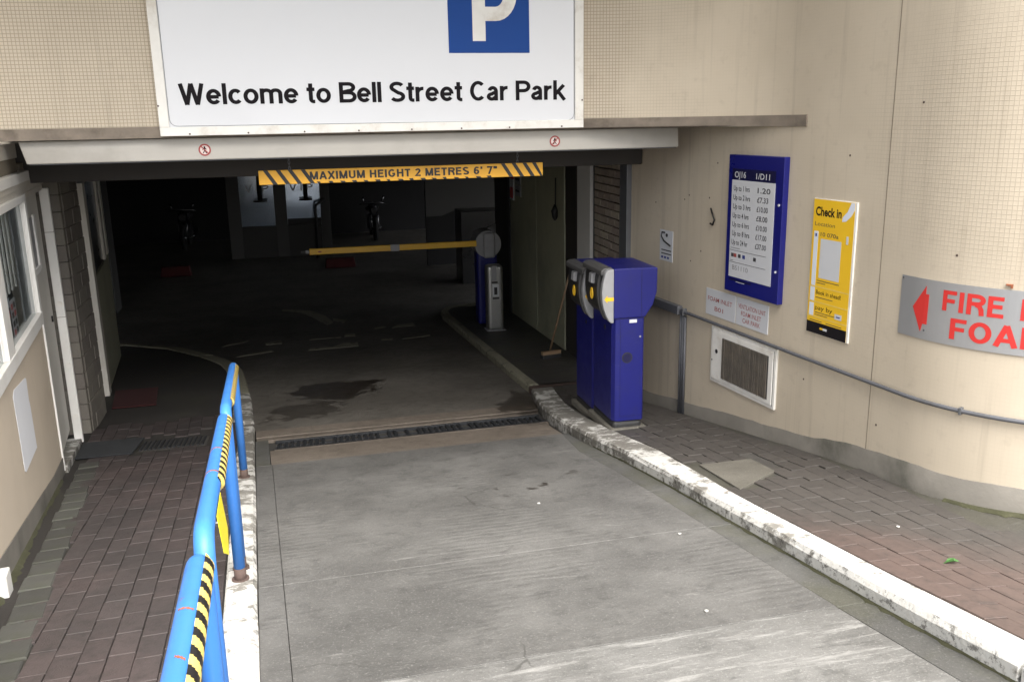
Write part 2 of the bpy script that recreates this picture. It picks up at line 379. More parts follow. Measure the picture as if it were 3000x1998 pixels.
    b0 = bump(t, bs, n2, .45, .012, b0); b0 = bump(t, bs, n3, .6, .004, b0); bump(t, bs, crack, -.4, .004, b0)
    return m

def kerb_mat(name, white, base, amt, grad=None):
    """old whitewash on stone, chipped; grad = (y0, amt0, y1, amt1) lessens the white along the kerb"""
    m, t, bs = new_mat(name); v = coords(t)
    n1 = noise(t, 6, v, 10, .74); n2 = noise(t, 45, v, 5, .65); n3 = noise(t, 1.3, v, 4); n5 = noise(t, 24, v, 8, .75)
    c = mixc(t, n2, tuple(x*.7 for x in base), tuple(x*1.25 for x in base))
    wh = mixc(t, n1, tuple(x*.72 for x in white), white)
    wh = mixc(t, math_n(t, 'MULTIPLY', ramp(t, n5, .5, .72), .35), wh, (.30, .25, .18))
    k = math_n(t, 'ADD', n1, math_n(t, 'MULTIPLY_ADD', n3, .45, -.225))
    if grad:
        sp = t.nodes.new('ShaderNodeSeparateXYZ'); t.links.new(v, sp.inputs[0])
        mr = t.nodes.new('ShaderNodeMapRange'); t.links.new(sp.outputs[1], mr.inputs['Value'])
        for nm, val in zip(('From Min', 'To Min', 'From Max', 'To Max'), grad): mr.inputs[nm].default_value = val
        k = math_n(t, 'SUBTRACT', k, mr.outputs['Result']); fac = ramp(t, k, .05, -.04)
    else: fac = ramp(t, k, amt+.05, amt-.04)
    c = mixc(t, fac, c, wh)
    # chips, mostly on upright faces
    ge = t.nodes.new('ShaderNodeNewGeometry'); sn = t.nodes.new('ShaderNodeSeparateXYZ'); t.links.new(ge.outputs['True Normal'], sn.inputs[0])
    side = ramp(t, sn.outputs[2], .9, .5)
    chip = math_n(t, 'MULTIPLY', ramp(t, noise(t, 17, v, 10, .8), .52, .58), math_n(t, 'MULTIPLY_ADD', side, .62, .10))
    c = mixc(t, chip, c, (.045, .04, .033))
    t.links.new(c, bs.inputs['Base Color']); bs.inputs['Roughness'].default_value = .75; bs.inputs['Specular IOR Level'].default_value = .3
    b0 = bump(t, bs, n1, .6, .02); b0 = bump(t, bs, n2, .5, .006, b0); bump(t, bs, chip, -.5, .006, b0)
    return m

def worn_paint(name, col, rough, chip_col, chips, fade=.25, scuff=0):
    m, t, bs = new_mat(name); v = coords(t)
    n1 = noise(t, 2.2, v, 6, .6); n2 = noise(t, 34, v, 8, .75); n3 = noise(t, 7, v, 6, .65)
    c = mixc(t, n1, tuple(x*(1-fade) for x in col), tuple(min(1, x*(1+fade*.6)) for x in col))
    c = mixc(t, math_n(t, 'MULTIPLY', ramp(t, n3, .5, .75), .35), c, tuple(x*.55+.01 for x in col))
    if scuff:
        q = noise(t, 3.0, coords(t, (6, 6, 22)), 9, .75, .3); c = mixc(t, math_n(t, 'MULTIPLY', ramp(t, q, .60, .70), scuff), c, tuple(min(1, x*.5+.10) for x in col))
        q2 = noise(t, 2.0, coords(t, (16, 16, 1.2)), 6, .6); c = mixc(t, math_n(t, 'MULTIPLY', ramp(t, q2, .55, .75), scuff*.7), c, tuple(x*.45+.008 for x in col))
    ch = math_n(t, 'MULTIPLY', ramp(t, n2, .655, .685), chips); c = mixc(t, ch, c, chip_col)
    t.links.new(c, bs.inputs['Base Color'])
    t.links.new(math_n(t, 'MULTIPLY_ADD', n3, .3, rough-.12), bs.inputs['Roughness'])
    b0 = bump(t, bs, noise(t, 22, v, 4), .10, .003); bump(t, bs, ch, -.35, .002, b0)
    return m

M = {}
M['mosaic'] = mosaic_mat()
M['plinth'] = simple('plinth_render', (.20, .185, .16), .85, dirt=(.06, .06, .046), dirt_amt=.85, nscale=4, var=.25, bmp=.35)
M['strip'] = simple('aged_edge_strip', (.235, .195, .155), .8, dirt=(.10, .08, .06), dirt_amt=.8, nscale=9, var=.3)
M['sign_white'] = simple('sign_white', (.70, .71, .735), .13, nscale=1.2, var=.03, bmp=.0, spec=.6)
M['frame_white'] = simple('frame_white', (.80, .78, .73), .45, dirt=(.42, .35, .26), dirt_amt=.5, nscale=10, var=.07)
M['letter_black'] = simple('letter_black', (.014, .012, .014), .8, bmp=0, spec=.1)
M['p_blue'] = simple('sign_blue', (.012, .062, .27), .6, nscale=2, var=.05, bmp=0, spec=.2)
M['beam'] = simple('painted_beam', (.47, .445, .40), .5, dirt=(.25, .225, .19), dirt_amt=.4, nscale=3, var=.1, bmp=.06)
M['red'] = simple('sign_red', (.62, .035, .03), .45, bmp=0, var=.08)
M['sticker_red'] = simple('sticker_red', (.32, .05, .045), .5, bmp=0)
M['sticker_white'] = simple('sticker_white', (.68, .56, .52), .5, bmp=0)
M['bar_yellow'] = simple('bar_yellow', (.78, .40, .03), .5, dirt=(.35, .15, .03), dirt_amt=.4, nscale=9, var=.1, bmp=0)
M['black'] = simple('black_paint', (.016, .015, .015), .5, bmp=0)
M['boom_yellow'] = simple('boom_yellow', (.80, .46, .02), .4, bmp=0, var=.1)
M['blue'] = worn_paint('machine_blue', (.008, .010, .135), .36, (.10, .10, .13), .5, .15, .35)
M['machine_grey'] = simple('machine_grey', (.30, .30, .31), .45, dirt=(.18, .17, .16), dirt_amt=.4, nscale=7, var=.08, bmp=.04)
M['machine_dark'] = simple('machine_dark', (.03, .03, .031), .5, nscale=8, var=.2, bmp=.04)
M['machine_mid'] = simple('machine_mid', (.085, .083, .083), .5, nscale=8, var=.15, bmp=.04)
M['arrow_yellow'] = simple('arrow_yellow', (.85, .50, .02), .4, bmp=0, var=.05)
M['rail_blue'] = worn_paint('rail_blue', (.05, .21, .62), .36, (.20, .085, .045), .8, .18)
M['rust'] = simple('rust', (.30, .10, .045), .85, nscale=40, var=.35, bmp=.4)
M['rust_dark'] = simple('rusty_foot', (.09, .06, .05), .85, nscale=30, var=.35, bmp=.4)
M['tape_yellow'] = simple('tape_yellow', (.80, .60, .16), .35, dirt=(.5, .4, .2), dirt_amt=.4, nscale=20, var=.1, bmp=.05)
M['tape_bright'] = simple('tape_bright', (.85, .72, .02), .35, nscale=12, var=.1, bmp=.1)
M['tape_black'] = simple('tape_black', (.014, .013, .013), .4, bmp=.05)
M['brick_red'] = brick_film('paving_brick', (.072, .056, .054), (.050, .043, .042), rnd=.10)
M['brick_dim'] = simple('worn_paving_brick', (.068, .059, .053), .72, dirt=(.047, .045, .041), dirt_amt=.65, nscale=3, var=.2, bmp=.35, bscale=90, rnd=.07, spec=.35)
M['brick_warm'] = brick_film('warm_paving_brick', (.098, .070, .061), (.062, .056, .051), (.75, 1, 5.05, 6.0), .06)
M['paver_grey'] = simple('grey_paver', (.075, .074, .067), .72, dirt=(.045, .049, .03), dirt_amt=.7, nscale=6, var=.28, bmp=.45, rnd=.25, spec=.38)
M['moss_joint'] = simple('mossy_mortar', (.030, .026, .023), .9, dirt=(.045, .045, .024), dirt_amt=.5, nscale=2.2, var=.3, bmp=.5)
M['moss'] = simple('moss', (.05, .05, .024), .95, dirt=(.075, .072, .042), dirt_amt=.6, nscale=14, var=.3, bmp=.8, bscale=120)
M['pave_dark'] = concrete_mat('damp_asphalt', (.05, .046, .043), (.08, .076, .07), groove=0, stain=False, green=.2)
M['patch'] = concrete_mat('pale_patch', (.105, .098, .082), (.15, .141, .12), groove=0, stain=False)
M['concrete'] = concrete_mat('ramp_concrete', (.084, .082, .078), (.146, .143, .136), groove=.4)
M['concrete_pale'] = concrete_mat('street_concrete', (.12, .118, .112), (.19, .188, .18), groove=.2, stain=False, scratch=.7)
M['concrete_smooth'] = concrete_mat('gutter_concrete', (.072, .071, .067), (.115, .114, .108), groove=0, stain=False, green=.25, scuff=.25)
M['concrete_tan'] = concrete_mat('tan_concrete', (.125, .104, .085), (.185, .157, .13), groove=0, stain=True)
M['inner_road'] = concrete_mat('inner_road', (.085, .077, .066), (.145, .134, .117), groove=0, stain=True)
M['joint'] = simple('dark_joint', (.045, .042, .038), .95, bmp=.2)
M['kerb_white'] = kerb_mat('whitewashed_kerb', (.66, .65, .615), (.22, .21, .188), .6, (2.0, .62, 7.2, .45))
M['kerb_grey'] = kerb_mat('worn_kerb', (.66, .65, .615), (.19, .18, .16), .5, (2.0, .62, 7.2, .45))
M['kerb_cream'] = kerb_mat('painted_inner_kerb', (.30, .285, .215), (.13, .12, .10), .60)
M['iron'] = simple('cast_iron', (.030, .032, .036), .6, metal=.3, nscale=15, var=.3, bmp=.3)
M['mat_black'] = simple('rubber_mat', (.03, .033, .037), .95, nscale=30, var=.3, bmp=.8, bscale=200)
M['mat_red'] = simple('red_mat', (.05, .010, .010), .95, nscale=20, var=.2, bmp=.5, bscale=200)
M['hut'] = simple('hut_render', (.60, .515, .41), .75, dirt=(.45, .37, .28), dirt_amt=.35, nscale=2.5, var=.07, bmp=.12)
M['upvc'] = simple('window_white', (.78, .765, .73), .4, dirt=(.55, .5, .42), dirt_amt=.25, nscale=7, var=.04, bmp=0)
M['cream'] = simple('cream_paint', (.62, .58, .51), .5, dirt=(.45, .4, .32), dirt_amt=.4, nscale=5, var=.08, bmp=.05)
M['door'] = simple('door_cream', (.60, .575, .52), .45, dirt=(.42, .38, .32), dirt_amt=.4, nscale=3, var=.08, bmp=.05)
M['hut_seam'] = simple('wall_seam', (.27, .225, .17), .85, nscale=6, var=.3)
M['paper'] = simple('paper', (.78, .79, .82), .7, nscale=3, var=.04, bmp=0)
M['beige_panel'] = simple('brown_panel', (.22, .19, .145), .6, nscale=5, var=.1)
M['olive'] = simple('olive_boarding', (.42, .42, .30), .6, dirt=(.18, .18, .13), dirt_amt=.6, nscale=1.6, var=.15)
M['olive_light'] = simple('olive_panel', (.34, .33, .235), .6, dirt=(.2, .19, .14), dirt_amt=.5, nscale=2.5, var=.12)
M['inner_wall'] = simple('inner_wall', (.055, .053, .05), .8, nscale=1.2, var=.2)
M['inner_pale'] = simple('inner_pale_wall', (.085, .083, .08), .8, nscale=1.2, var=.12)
M['near_black'] = simple('dark_ceiling', (.02, .019, .02), .9, bmp=.1)  # one near-black tone for the soffit, ceiling and deep walls
M['shutter'] = simple('shutter_box', (.045, .040, .036), .7, nscale=3, var=.15)
M['grey_metal'] = simple('grey_metal', (.15, .155, .165), .45, metal=.4, nscale=8, var=.12, bmp=.03)
M['pipe'] = simple('pvc_pipe', (.105, .108, .12), .5, dirt=(.07, .066, .06), dirt_amt=.6, nscale=8, var=.1, bmp=.02)
M['silver'] = simple('brushed_silver', (.46, .455, .44), .36, metal=.85, nscale=3, var=.07, bmp=.04, bscale=150)
M['sheet'] = simple('sheet_steel', (.50, .505, .515), .34, metal=.6, dirt=(.6, .6, .6), dirt_amt=.5, nscale=2, var=.05, bmp=.02)
M['wall_brick'] = simple('wall_brick', (.36, .30, .245), .85, dirt=(.22, .19, .16), dirt_amt=.5, nscale=10, var=.2, bmp=.5, rnd=.15)
M['mortar'] = simple('mortar', (.15, .14, .12), .95, nscale=12, var=.2, bmp=.4)
M['pier_brick'] = simple('pier_stone', (.17, .152, .128), .85, dirt=(.11, .10, .088), dirt_amt=.6, nscale=5, var=.3, bmp=.6, rnd=.10)
M['mesh_brown'] = simple('grille_brown', (.115, .10, .082), .7, dirt=(.16, .13, .095), dirt_amt=.6, nscale=14, var=.3, bmp=.3)
M['panel_blue'] = simple('board_blue', (.009, .011, .15), .3, nscale=3, var=.06, bmp=0)
M['panel_navy'] = simple('board_navy', (.008, .008, .05), .35, bmp=0)
M['print_white'] = simple('print_white', (.60, .61, .63), .5, nscale=2, var=.03, bmp=0)
M['print_grey'] = simple('print_grey', (.05, .05, .055), .6, bmp=0)
M['print_red'] = simple('print_red', (.38, .08, .07), .6, bmp=0)
M['print_blue'] = simple('print_blue', (.04, .06, .25), .6, bmp=0)
M['poster_yellow'] = simple('poster_yellow', (.86, .53, .025), .4, nscale=2, var=.03, bmp=0)
M['poster_pale'] = simple('poster_pale', (.72, .76, .84), .4, nscale=2, var=.03, bmp=0)
M['wood'] = simple('broom_wood', (.30, .20, .12), .7, nscale=20, var=.2)
M['leaf'] = simple('leaf_green', (.05, .15, .03), .7, nscale=40, var=.25)
M['marking'] = kerb_mat('worn_marking', (.34, .32, .25), (.10, .095, .085), .60)
M['dark_body'] = simple('dark_bodywork', (.02, .02, .022), .3, coat=.4, bmp=0)
M['chrome'] = simple('chrome', (.25, .25, .26), .25, metal=1, bmp=0, var=.05)
M['tyre'] = simple('tyre', (.015, .015, .015), .8)
M['red_block'] = simple('red_block', (.06, .004, .004), .8)
M['litter'] = simple('litter', (.5, .49, .46), .7, bmp=0)
M['asphalt'] = simple('asphalt', (.06, .06, .062), .85, nscale=2, var=.2, bmp=.4)
def glass_mat(name, tint, rough, alpha):
    m, t, bs = new_mat(name)
    gl = nd(t, 'ShaderNodeBsdfGlossy', Roughness=rough); gl.inputs['Color'].default_value = (*tint, 1)
    tr = nd(t, 'ShaderNodeBsdfTransparent'); tr.inputs['Color'].default_value = (.86, .88, .88, 1)
    lw = nd(t, 'ShaderNodeLayerWeight', Blend=.5); fac = math_n(t, 'MULTIPLY_ADD', math_n(t, 'POWER', lw.outputs['Facing'], 4.0), .45, alpha, clamp=True)
    mx = t.nodes.new('ShaderNodeMixShader'); t.links.new(fac, mx.inputs[0]); t.links.new(tr.outputs[0], mx.inputs[1]); t.links.new(gl.outputs[0], mx.inputs[2])
    t.links.new(mx.outputs[0], t.nodes['Material Output'].inputs['Surface']); return m
M['glass'] = glass_mat('window_glass', (.9, .92, .95), .03, .02)
M['shop_glass'] = glass_mat('shop_glass', (.75, .85, 1), .08, .35)

CX, CY, CR = 4.348, 4.41, 1.0        # centre and radius of the rounded wall corner
# ------------------------------------------------------------------ the lie of the land
def zr(x, y):                                     # carriageway: 1 in 7 ramp, easing inside
    if y < 7.9: return -1.6+.007*x-.144*y
    if y < 16: return -1.6+.007*x-.144*7.9-.063*(y-7.9)
    return -1.6+.007*x-.144*7.9-.063*8.1
ZIN = zr(0, 16)
def zl(x, y): return zr(x, y)+.035                # left footway
def zp(x, y):                                     # right footway, falling to the wall at the street end
    wgt = min(1, max(0, (x-2.45)/1.05))
    return zr(x, y)+.078-wgt*.085*min(2.6, max(0, 4.75-y))
def sheet(name, fn, xs, ys, m, parent=None, dz=0, thick=None):
    vv, ff = [], []
    nx, ny = len(xs), len(ys)
    for y in ys:
        for x in xs: vv.append((x, y, fn(x, y)+dz))
    for j in range(ny-1):
        for i in range(nx-1): ff.append((j*nx+i, j*nx+i+1, (j+1)*nx+i+1, (j+1)*nx+i))
    return mesh(name, vv, ff, m, parent)
def flat(name, poly, fn, m, parent=None, dz=0, thick=.05, bevel=.004):
    pts = [(x, y, fn(x, y)+dz) for x, y in poly]
    return prism(name, pts, (0, 0, -thick), m, parent, bevel=bevel)
def frange(a, b, n): return [a+(b-a)*i/(n-1) for i in range(n)]
def jitter_poly(p, k=.004): return [(x+random.uniform(-k, k), y+random.uniform(-k, k)) for x, y in p]

tag(sheet('street', lambda x, y: -1.62+.1*0, [-250, -60, -12, 12, 60, 250], [-250, -80, -20, -4, -.35], M['asphalt']), kind='structure')

def lkx(y):      # left kerb: lane-side edge
    if y < 8.3: return -.281-(y-3.111)*.0545
    P = [(8.3, -.564), (9.12, -.619), (9.77, -.678), (10.9, -.80), (11.5, -.94), (12.2, -1.30), (12.9, -1.75), (13.7, -2.62), (14.2, -4.0)]
    for (a, xa), (b, xb) in zip(P, P[1:]):
        if y <= b: return xa+(xb-xa)*(y-a)/(b-a)
    return -4
RK = [(0, 2.36), (2.24, 2.27), (2.93, 2.235), (4.15, 2.20), (5.0, 2.175), (5.67, 2.14), (6.1, 2.10), (6.47, 2.07), (7.0, 2.05), (7.5, 2.065), (8.0, 2.12), (8.6, 2.19), (8.95, 2.18), (12.5, 2.13), (13.9, 2.12)]
def rkx(y):
    for (a, xa), (b, xb) in zip(RK, RK[1:]):
        if y <= b: return xa+(xb-xa)*(y-a)/(b-a)
    return RK[-1][1]

road = tag(sheet('road', zr, frange(-.9, 2.9, 5), [-.5, 2, 4, 6, 7.9], M['joint'], dz=-.03), kind='structure')
g = .0025
def slab(y0, y1, x0f, x1f, m, name='concrete_slab', dz=0):
    ys = frange(y0+g, y1-g, 5)
    return flat(name, [(x0f(y), y) for y in ys]+[(x1f(y), y) for y in reversed(ys)], zr, m, road, dz, .08, .0035)
sj = lambda y: -.178-(y-3.483)*.0533                     # joint of the narrow left strip
for y0, y1, mm in ((-.3, 2.96, 'concrete_pale'), (2.96, 4.11, 'concrete'), (4.11, 6.77, 'concrete')):
    if y0 < 2:
        slab(y0, y1, lambda y: lkx(y)+.004, lambda y: rkx(y)-.16, M[mm])
    else:
        slab(y0, y1, lambda y: lkx(y)+.004, lambda y: sj(y)-.001, M['concrete'])
        slab(y0, y1, lambda y: sj(y)+.001, lambda y: rkx(y)-.157+(.10 if y > 6.2 else 0), M[mm])
    slab(y0, y1, lambda y: rkx(y)-.154+(.10 if y > 6.2 else 0), lambda y: rkx(y)-.004, M['concrete_smooth'], dz=-.003)
slab(6.77, 7.30, lambda y: lkx(y)+.12, lambda y: rkx(y)-.05, M['concrete_tan'], dz=-.002)
slab(6.77, 7.76, lambda y: lkx(y)+.004, lambda y: lkx(y)+.115, M['concrete_smooth'])
slab(7.76, 7.9, lambda y: lkx(y)+.02, lambda y: rkx(y)-.03, M['concrete_tan'], dz=-.002)
# carriageway inside the car park
ys = [7.906, 8.15, 8.6, 9.2, 10, 11, 12, 13, 14, 15, 16, 20, 24, 28]
tag(sheet('floor', zr, frange(-8, 8, 9), ys[1:], M['inner_road'], dz=-.004), kind='structure')
flat('concrete_slab', [(lkx(y)+.01, y) for y in (7.906, 8.14)]+[(rkx(y)-.01, y) for y in (8.14, 7.906)], zr, M['concrete_tan'], road, .001, .08, .004)

vv, ff = [], []
ym = frange(1.9, 6.2, 90)
for i, y in enumerate(ym):
    xk = rkx(y)-.001; w_ = random.uniform(.002, .022)*(1.2 if y < 4.3 else .6)
    vv += [(xk, y, zr(xk, y)+.006), (xk-w_*.5, y, zr(xk, y)+.003), (xk-w_, y, zr(xk, y)-.006)]
for i in range(len(ym)-1):
    for a in range(2): ff.append((3*i+a, 3*i+a+1, 3*i+a+4, 3*i+a+3))
tag(mesh('moss_line', vv, ff, M['moss'], smooth=True), 'thin green moss line along the foot of the right kerb', 'moss', kind='stuff')
# drain channel across the lane
dr = thing('drain_channel', 'black iron slot drain grating running across the foot of the ramp', 'drain', (.8, 7.53, zr(.8, 7.53)))
d0 = lambda y: lkx(y)+.125
flat('channel_bed', [(-.36, 7.305), (2.045, 7.305), (2.06, 7.755), (-.39, 7.755)], zr, M['joint'], dr, -.055, .05, 0)
for yy in (7.36, 7.70):
    flat('edge_rail', [(-.355, yy-.02), (2.045, yy-.02), (2.045, yy+.02), (-.36, yy+.02)], zr, M['iron'], dr, -.004, .04, .003)
flat('bedding_strip', [(-.352, 7.307), (2.045, 7.307), (2.045, 7.335), (-.355, 7.335)], zr, M['concrete_tan'], dr, -.003, .06, .003)
flat('bedding_strip', [(-.36, 7.725), (2.05, 7.725), (2.06, 7.753), (-.36, 7.753)], zr, M['concrete_tan'], dr, -.003, .06, .003)
x = -.335; k = 0
while x < 2.02:
    miss = random.random() < .08
    dzz = -.008-random.random()*.01
    if not miss:
        o = flat('grate_bar', [(x, 7.383), (x+.030, 7.383), (x+.034, 7.677), (x+.004, 7.677)], zr, M['iron'], dr, dzz, .03, .003)
    x += .053; k += 1
flat('cross_bar', [(-.35, 7.52), (2.04, 7.52), (2.04, 7.545), (-.35, 7.545)], zr, M['iron'], dr, -.02, .02, .002)

# ------------------------------------------------------------------ kerbs
kl = tag(sheet('kerb_left', zr, [-.75, -.55], [1, 3], M['joint'], dz=-.2), kind='structure')
def kerb_run(parent, edges, back, top, mats, gap=.007, fr=None, fall=.25):
    for (y0, y1, m) in edges:
        n = max(2, int((y1-y0)/.35)+1); ys_ = frange(y0+gap, y1-gap, n)
        vv, ff = [], []
        for y in ys_:
            xf, xb = fr(y), back(y)
            s = 1 if xb > xf else -1
            j = [random.uniform(-.004, .004) for _ in range(6)]
            zt = zr(xf, y)+top(y)
            vv += [(xf+j[0]*.5, y, zr(xf, y)-fall), (xf+j[0], y, zt-.022+j[1]), (xf+s*.016+j[2], y, zt+j[3]*.5), (xb-s*.01, y, zt+.002+j[4]*.5), (xb, y, zt-.006), (xb, y, zr(xb, y)-fall)]
        for i in range(n-1):
            for a in range(6):
                b = (a+1) % 6; ff.append((i*6+a, i*6+b, i*6+6+b, i*6+6+a))
        ff += [tuple(range(6)), tuple(range(n*6-1, n*6-7, -1))]
        mesh('kerb_stone', vv, ff, M[m], parent)
kerb_run(kl, [(.2, 2.3, 'kerb_white'), (2.3, 4.31, 'kerb_white'), (4.31, 6.3, 'kerb_white'), (6.3, 8.22, 'kerb_grey'), (8.42, 9.6, 'kerb_grey'), (9.6, 11.0, 'kerb_cream'), (11.0, 12.1, 'kerb_cream'), (12.1, 13.7, 'kerb_cream')],
         lambda y: lkx(y)-.145-(.05 if y > 8.4 else 0), lambda y: .037, M, fr=lkx)
kr = tag(sheet('kerb_right', zr, [2.3, 2.4], [1, 3], M['joint'], dz=-.2), kind='structure')
rkb = lambda y: rkx(y)+(.15 if y < 4.4 else .15+.08*min(1, (y-4.4)/1.2) if y < 8.5 else .11)
kerb_run(kr, [(.2, 2.2, 'kerb_white'), (2.2, 4.15, 'kerb_white'), (4.15, 5.6, 'kerb_grey'), (5.6, 6.9, 'kerb_grey'), (6.9, 8.45, 'kerb_grey'), (8.62, 10.3, 'kerb_cream'), (10.3, 12.0, 'kerb_cream'), (12.0, 13.6, 'kerb_cream')],
         rkb, lambda y: .08, M, fr=rkx)
nose = [(2.12, 13.6), (2.12, 13.95), (2.16, 14.3), (2.26, 14.6), (2.42, 14.8), (2.65, 14.92), (2.95, 15.02), (3.3, 15.1), (3.3, 14.98), (2.97, 14.9), (2.7, 14.8), (2.5, 14.68), (2.36, 14.5), (2.27, 14.25), (2.235, 13.95), (2.23, 13.6)]
flat('kerb_stone', nose, zr, M['kerb_cream'], kr, .08, .3, .01)

# ------------------------------------------------------------------ left footway: brick paving
HA = math.atan2(-.374, 2.762)                      # hut wall direction
def hx(y): return -1.576+(y-4.448)*math.tan(HA)
pl = tag(mesh('pavement_left', *(lambda ys_: ([(xx, y, zl(xx, y)-.012) for y in ys_ for xx in (hx(min(y, 8.8))-.6, lkx(y)-.14)], [(2*i, 2*i+1, 2*i+3, 2*i+2) for i in range(len(ys_)-1)]))([.0, 2, 4, 6, 7.0, 7.9, 9, 10, 11, 12, 12.9, 13.5]), M['moss_joint']), kind='structure')
bme = {}
def brick_mesh(key, l, wd, h, m, bev=.004):
    if key in bme: return bme[key]
    bm = bmesh.new(); bmesh.ops.create_cube(bm, size=1)
    for v in bm.verts: v.co = V((v.co.x*wd, v.co.y*l, (v.co.z-.5)*h))
    bmesh.ops.bevel(bm, geom=[e for e in bm.edges if all(v.co.z > -h*.5 for v in e.verts)], offset=bev, segments=1, affect='EDGES')
    me = bpy.data.meshes.new(key); bm.to_mesh(me); bm.free(); me.materials.append(m); bme[key] = me; return me
def slope_rot(ang, fn, x, y):
    e = .05
    n = V((-(fn(x+e, y)-fn(x-e, y))/(2*e), -(fn(x, y+e)-fn(x, y-e))/(2*e), 1)).normalized()
    yv = V((math.sin(ang), math.cos(ang), 0)); yv = (yv-n*yv.dot(n)).normalized(); xv = yv.cross(n)
    return Matrix((xv, yv, n)).transposed()
def place_brick(me, x, y, ang, fn, parent, name='brick', tilt=.006, dz=.0):
    o = link(bpy.data.objects.new(name, me)); attach(o, parent)
    rot = slope_rot(ang+random.uniform(-.008, .008), fn, x, y) @ Matrix.Rotation(random.uniform(-tilt, tilt), 3, 'X') @ Matrix.Rotation(random.uniform(-tilt, tilt), 3, 'Y')
    o.matrix_basis = Matrix.Translation((x, y, fn(x, y)+dz+random.uniform(-.0025, .0015))) @ rot.to_4x4(); return o
LA = R(-3.1)
cells = []
course = .108; blen = .222
for i in range(16):
    off = (i % 2)*blen*.5+random.uniform(-.045, .045)+(i % 3)*.03
    for j in range(60):
        y = .6+j*blen+off; 
        x = lkx(y)-.145-.062-i*course
        bound = hx(y)+(.15 if y < 7.2 else .03)
        if x-course*.5 < bound or y > 8.7: continue
        if y > 8.3 and x < -2.0: continue
        if 7.62 < y < 8.2 and x < -.93: continue
        cells.append((x, y))
cells.sort(key=lambda c: (c[1] < 2.0, c[1]))
bm_l = brick_mesh('brick', blen-.005, course-.004, .05, M['brick_red'], .0025)
rest = []
for n_, (x, y) in enumerate(cells):
    if n_ < 280: place_brick(bm_l, x+random.uniform(-.001, .001), y, LA, zl, pl, tilt=.011, dz=-.003*(random.random() < .12))
    else: rest.append((x, y))
if rest:
    lst = []
    for x, y in rest:
        rm = slope_rot(LA, zl, x, y); a, b, c = rm.col[0]*(course-.006), rm.col[1]*(blen-.007), rm.col[2]*.04
        lst.append((V((x, y, zl(x, y)))-a*.5-b*.5-c, a, b, c))
    tag(boxes('further_bricks', lst, M['brick_red'], pl), kind='stuff')
# grey border pavers along the hut
gm = brick_mesh('paver', .20, .15, .05, M['paver_grey'], .006)
y = .9
while y < 7.35:
    place_brick(gm, hx(y)+.165+random.uniform(-.008, .008), y, HA+random.uniform(-.03, .03), zl, pl, 'paver', .012, .002); y += .208+random.uniform(0, .012)
# moss bank in the gutter against the hut wall
vv, ff = [], []
yy = frange(1.5, 6.9, 170)
for i, y in enumerate(yy):
    k = .25+.35*abs(math.sin(y*2.3)*math.sin(y*.9+1))+random.uniform(-.12, .12)
    b = hx(y)
    vv += [(b-.01, y, zl(b, y)+.006), (b+.04*k, y, zl(b, y)+.004*k), (b+.085*k, y, zl(b, y)-.012)]
for i in range(len(yy)-1):
    for a in range(2): ff.append((3*i+a, 3*i+a+1, 3*i+a+4, 3*i+a+3))
tag(mesh('moss_edge', vv, ff, M['moss'], smooth=True), 'green moss in the gutter along the foot of the hut wall', 'moss', kind='stuff')
# grating + mats in the left footway
lg = thing('footway_grating', 'short slotted iron grating in the left brick footway', 'grating', (-1.2, 7.9, zl(-1.2, 7.9)))
flat('grating_frame', [(-1.50, 7.70), (-.94, 7.70), (-.94, 8.06), (-1.50, 8.06)], zl, M['joint'], lg, -.008, .04, 0)
for i in range(14):
    x = -1.49+i*.039
    flat('grate_bar', [(x, 7.72), (x+.02, 7.72), (x+.02, 8.04), (x, 8.04)], zl, M['iron'], lg, .004, .02, .002)
o = flat('door_mat', [(-1.97, 7.60), (-1.52, 7.60), (-1.51, 8.16), (-2.02, 8.16)], zl, M['mat_black'], None, .012, .014, .004)
tag(o, 'black rubber mat lying beside the slotted grating at the hut door', 'mat')
o = flat('red_mat', [(-2.03, 9.45), (-1.60, 9.45), (-1.70, 10.3), (-2.15, 10.3)], zl, M['mat_red'], None, .012, .014, .003)
tag(o, 'dark red mat on the footway just inside the entrance', 'mat')

# ------------------------------------------------------------------ right footway
def rw_x(y): return 3.213-.1104*(y-5.579)
def base_pave():
    vv, ff = [], []
    ysr = frange(-.2, 4.4, 14)+frange(4.6, 8.5, 14)
    for y in ysr:
        x1 = (rw_x(y)+.12 if y > 4.5 else 5.5); x0 = rkb(y)-.01
        for i in range(9): xx = x0+(x1-x0)*i/8; vv.append((xx, y, zp(xx, y)-.008))
    for j in range(len(ysr)-1):
        for i in range(8): ff.append((j*9+i, j*9+i+1, j*9+i+10, j*9+i+9))
    return vv, ff
pr_ = tag(mesh('pavement_right', *base_pave(), M['pave_dark']), kind='structure')
tag(sheet('pavement_inner', lambda x, y: zr(x, y)+.076, [2.25, 2.7, 3.35], [8.62, 9.5, 11, 13, 14.6], M['pave_dark']), kind='structure')
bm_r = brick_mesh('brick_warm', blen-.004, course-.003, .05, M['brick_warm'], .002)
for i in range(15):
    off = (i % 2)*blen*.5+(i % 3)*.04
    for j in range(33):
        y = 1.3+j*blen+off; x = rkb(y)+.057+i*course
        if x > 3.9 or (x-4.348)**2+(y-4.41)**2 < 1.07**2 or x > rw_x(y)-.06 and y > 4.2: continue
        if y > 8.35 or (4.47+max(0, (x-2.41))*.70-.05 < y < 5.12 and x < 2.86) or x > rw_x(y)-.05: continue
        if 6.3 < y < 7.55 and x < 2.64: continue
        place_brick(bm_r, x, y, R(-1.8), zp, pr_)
flat('patch_slab', [(2.443, 5.066), (2.813, 5.07), (2.80, 4.73), (2.41, 4.45)], zp, M['patch'], pr_, .005, .04, .002)
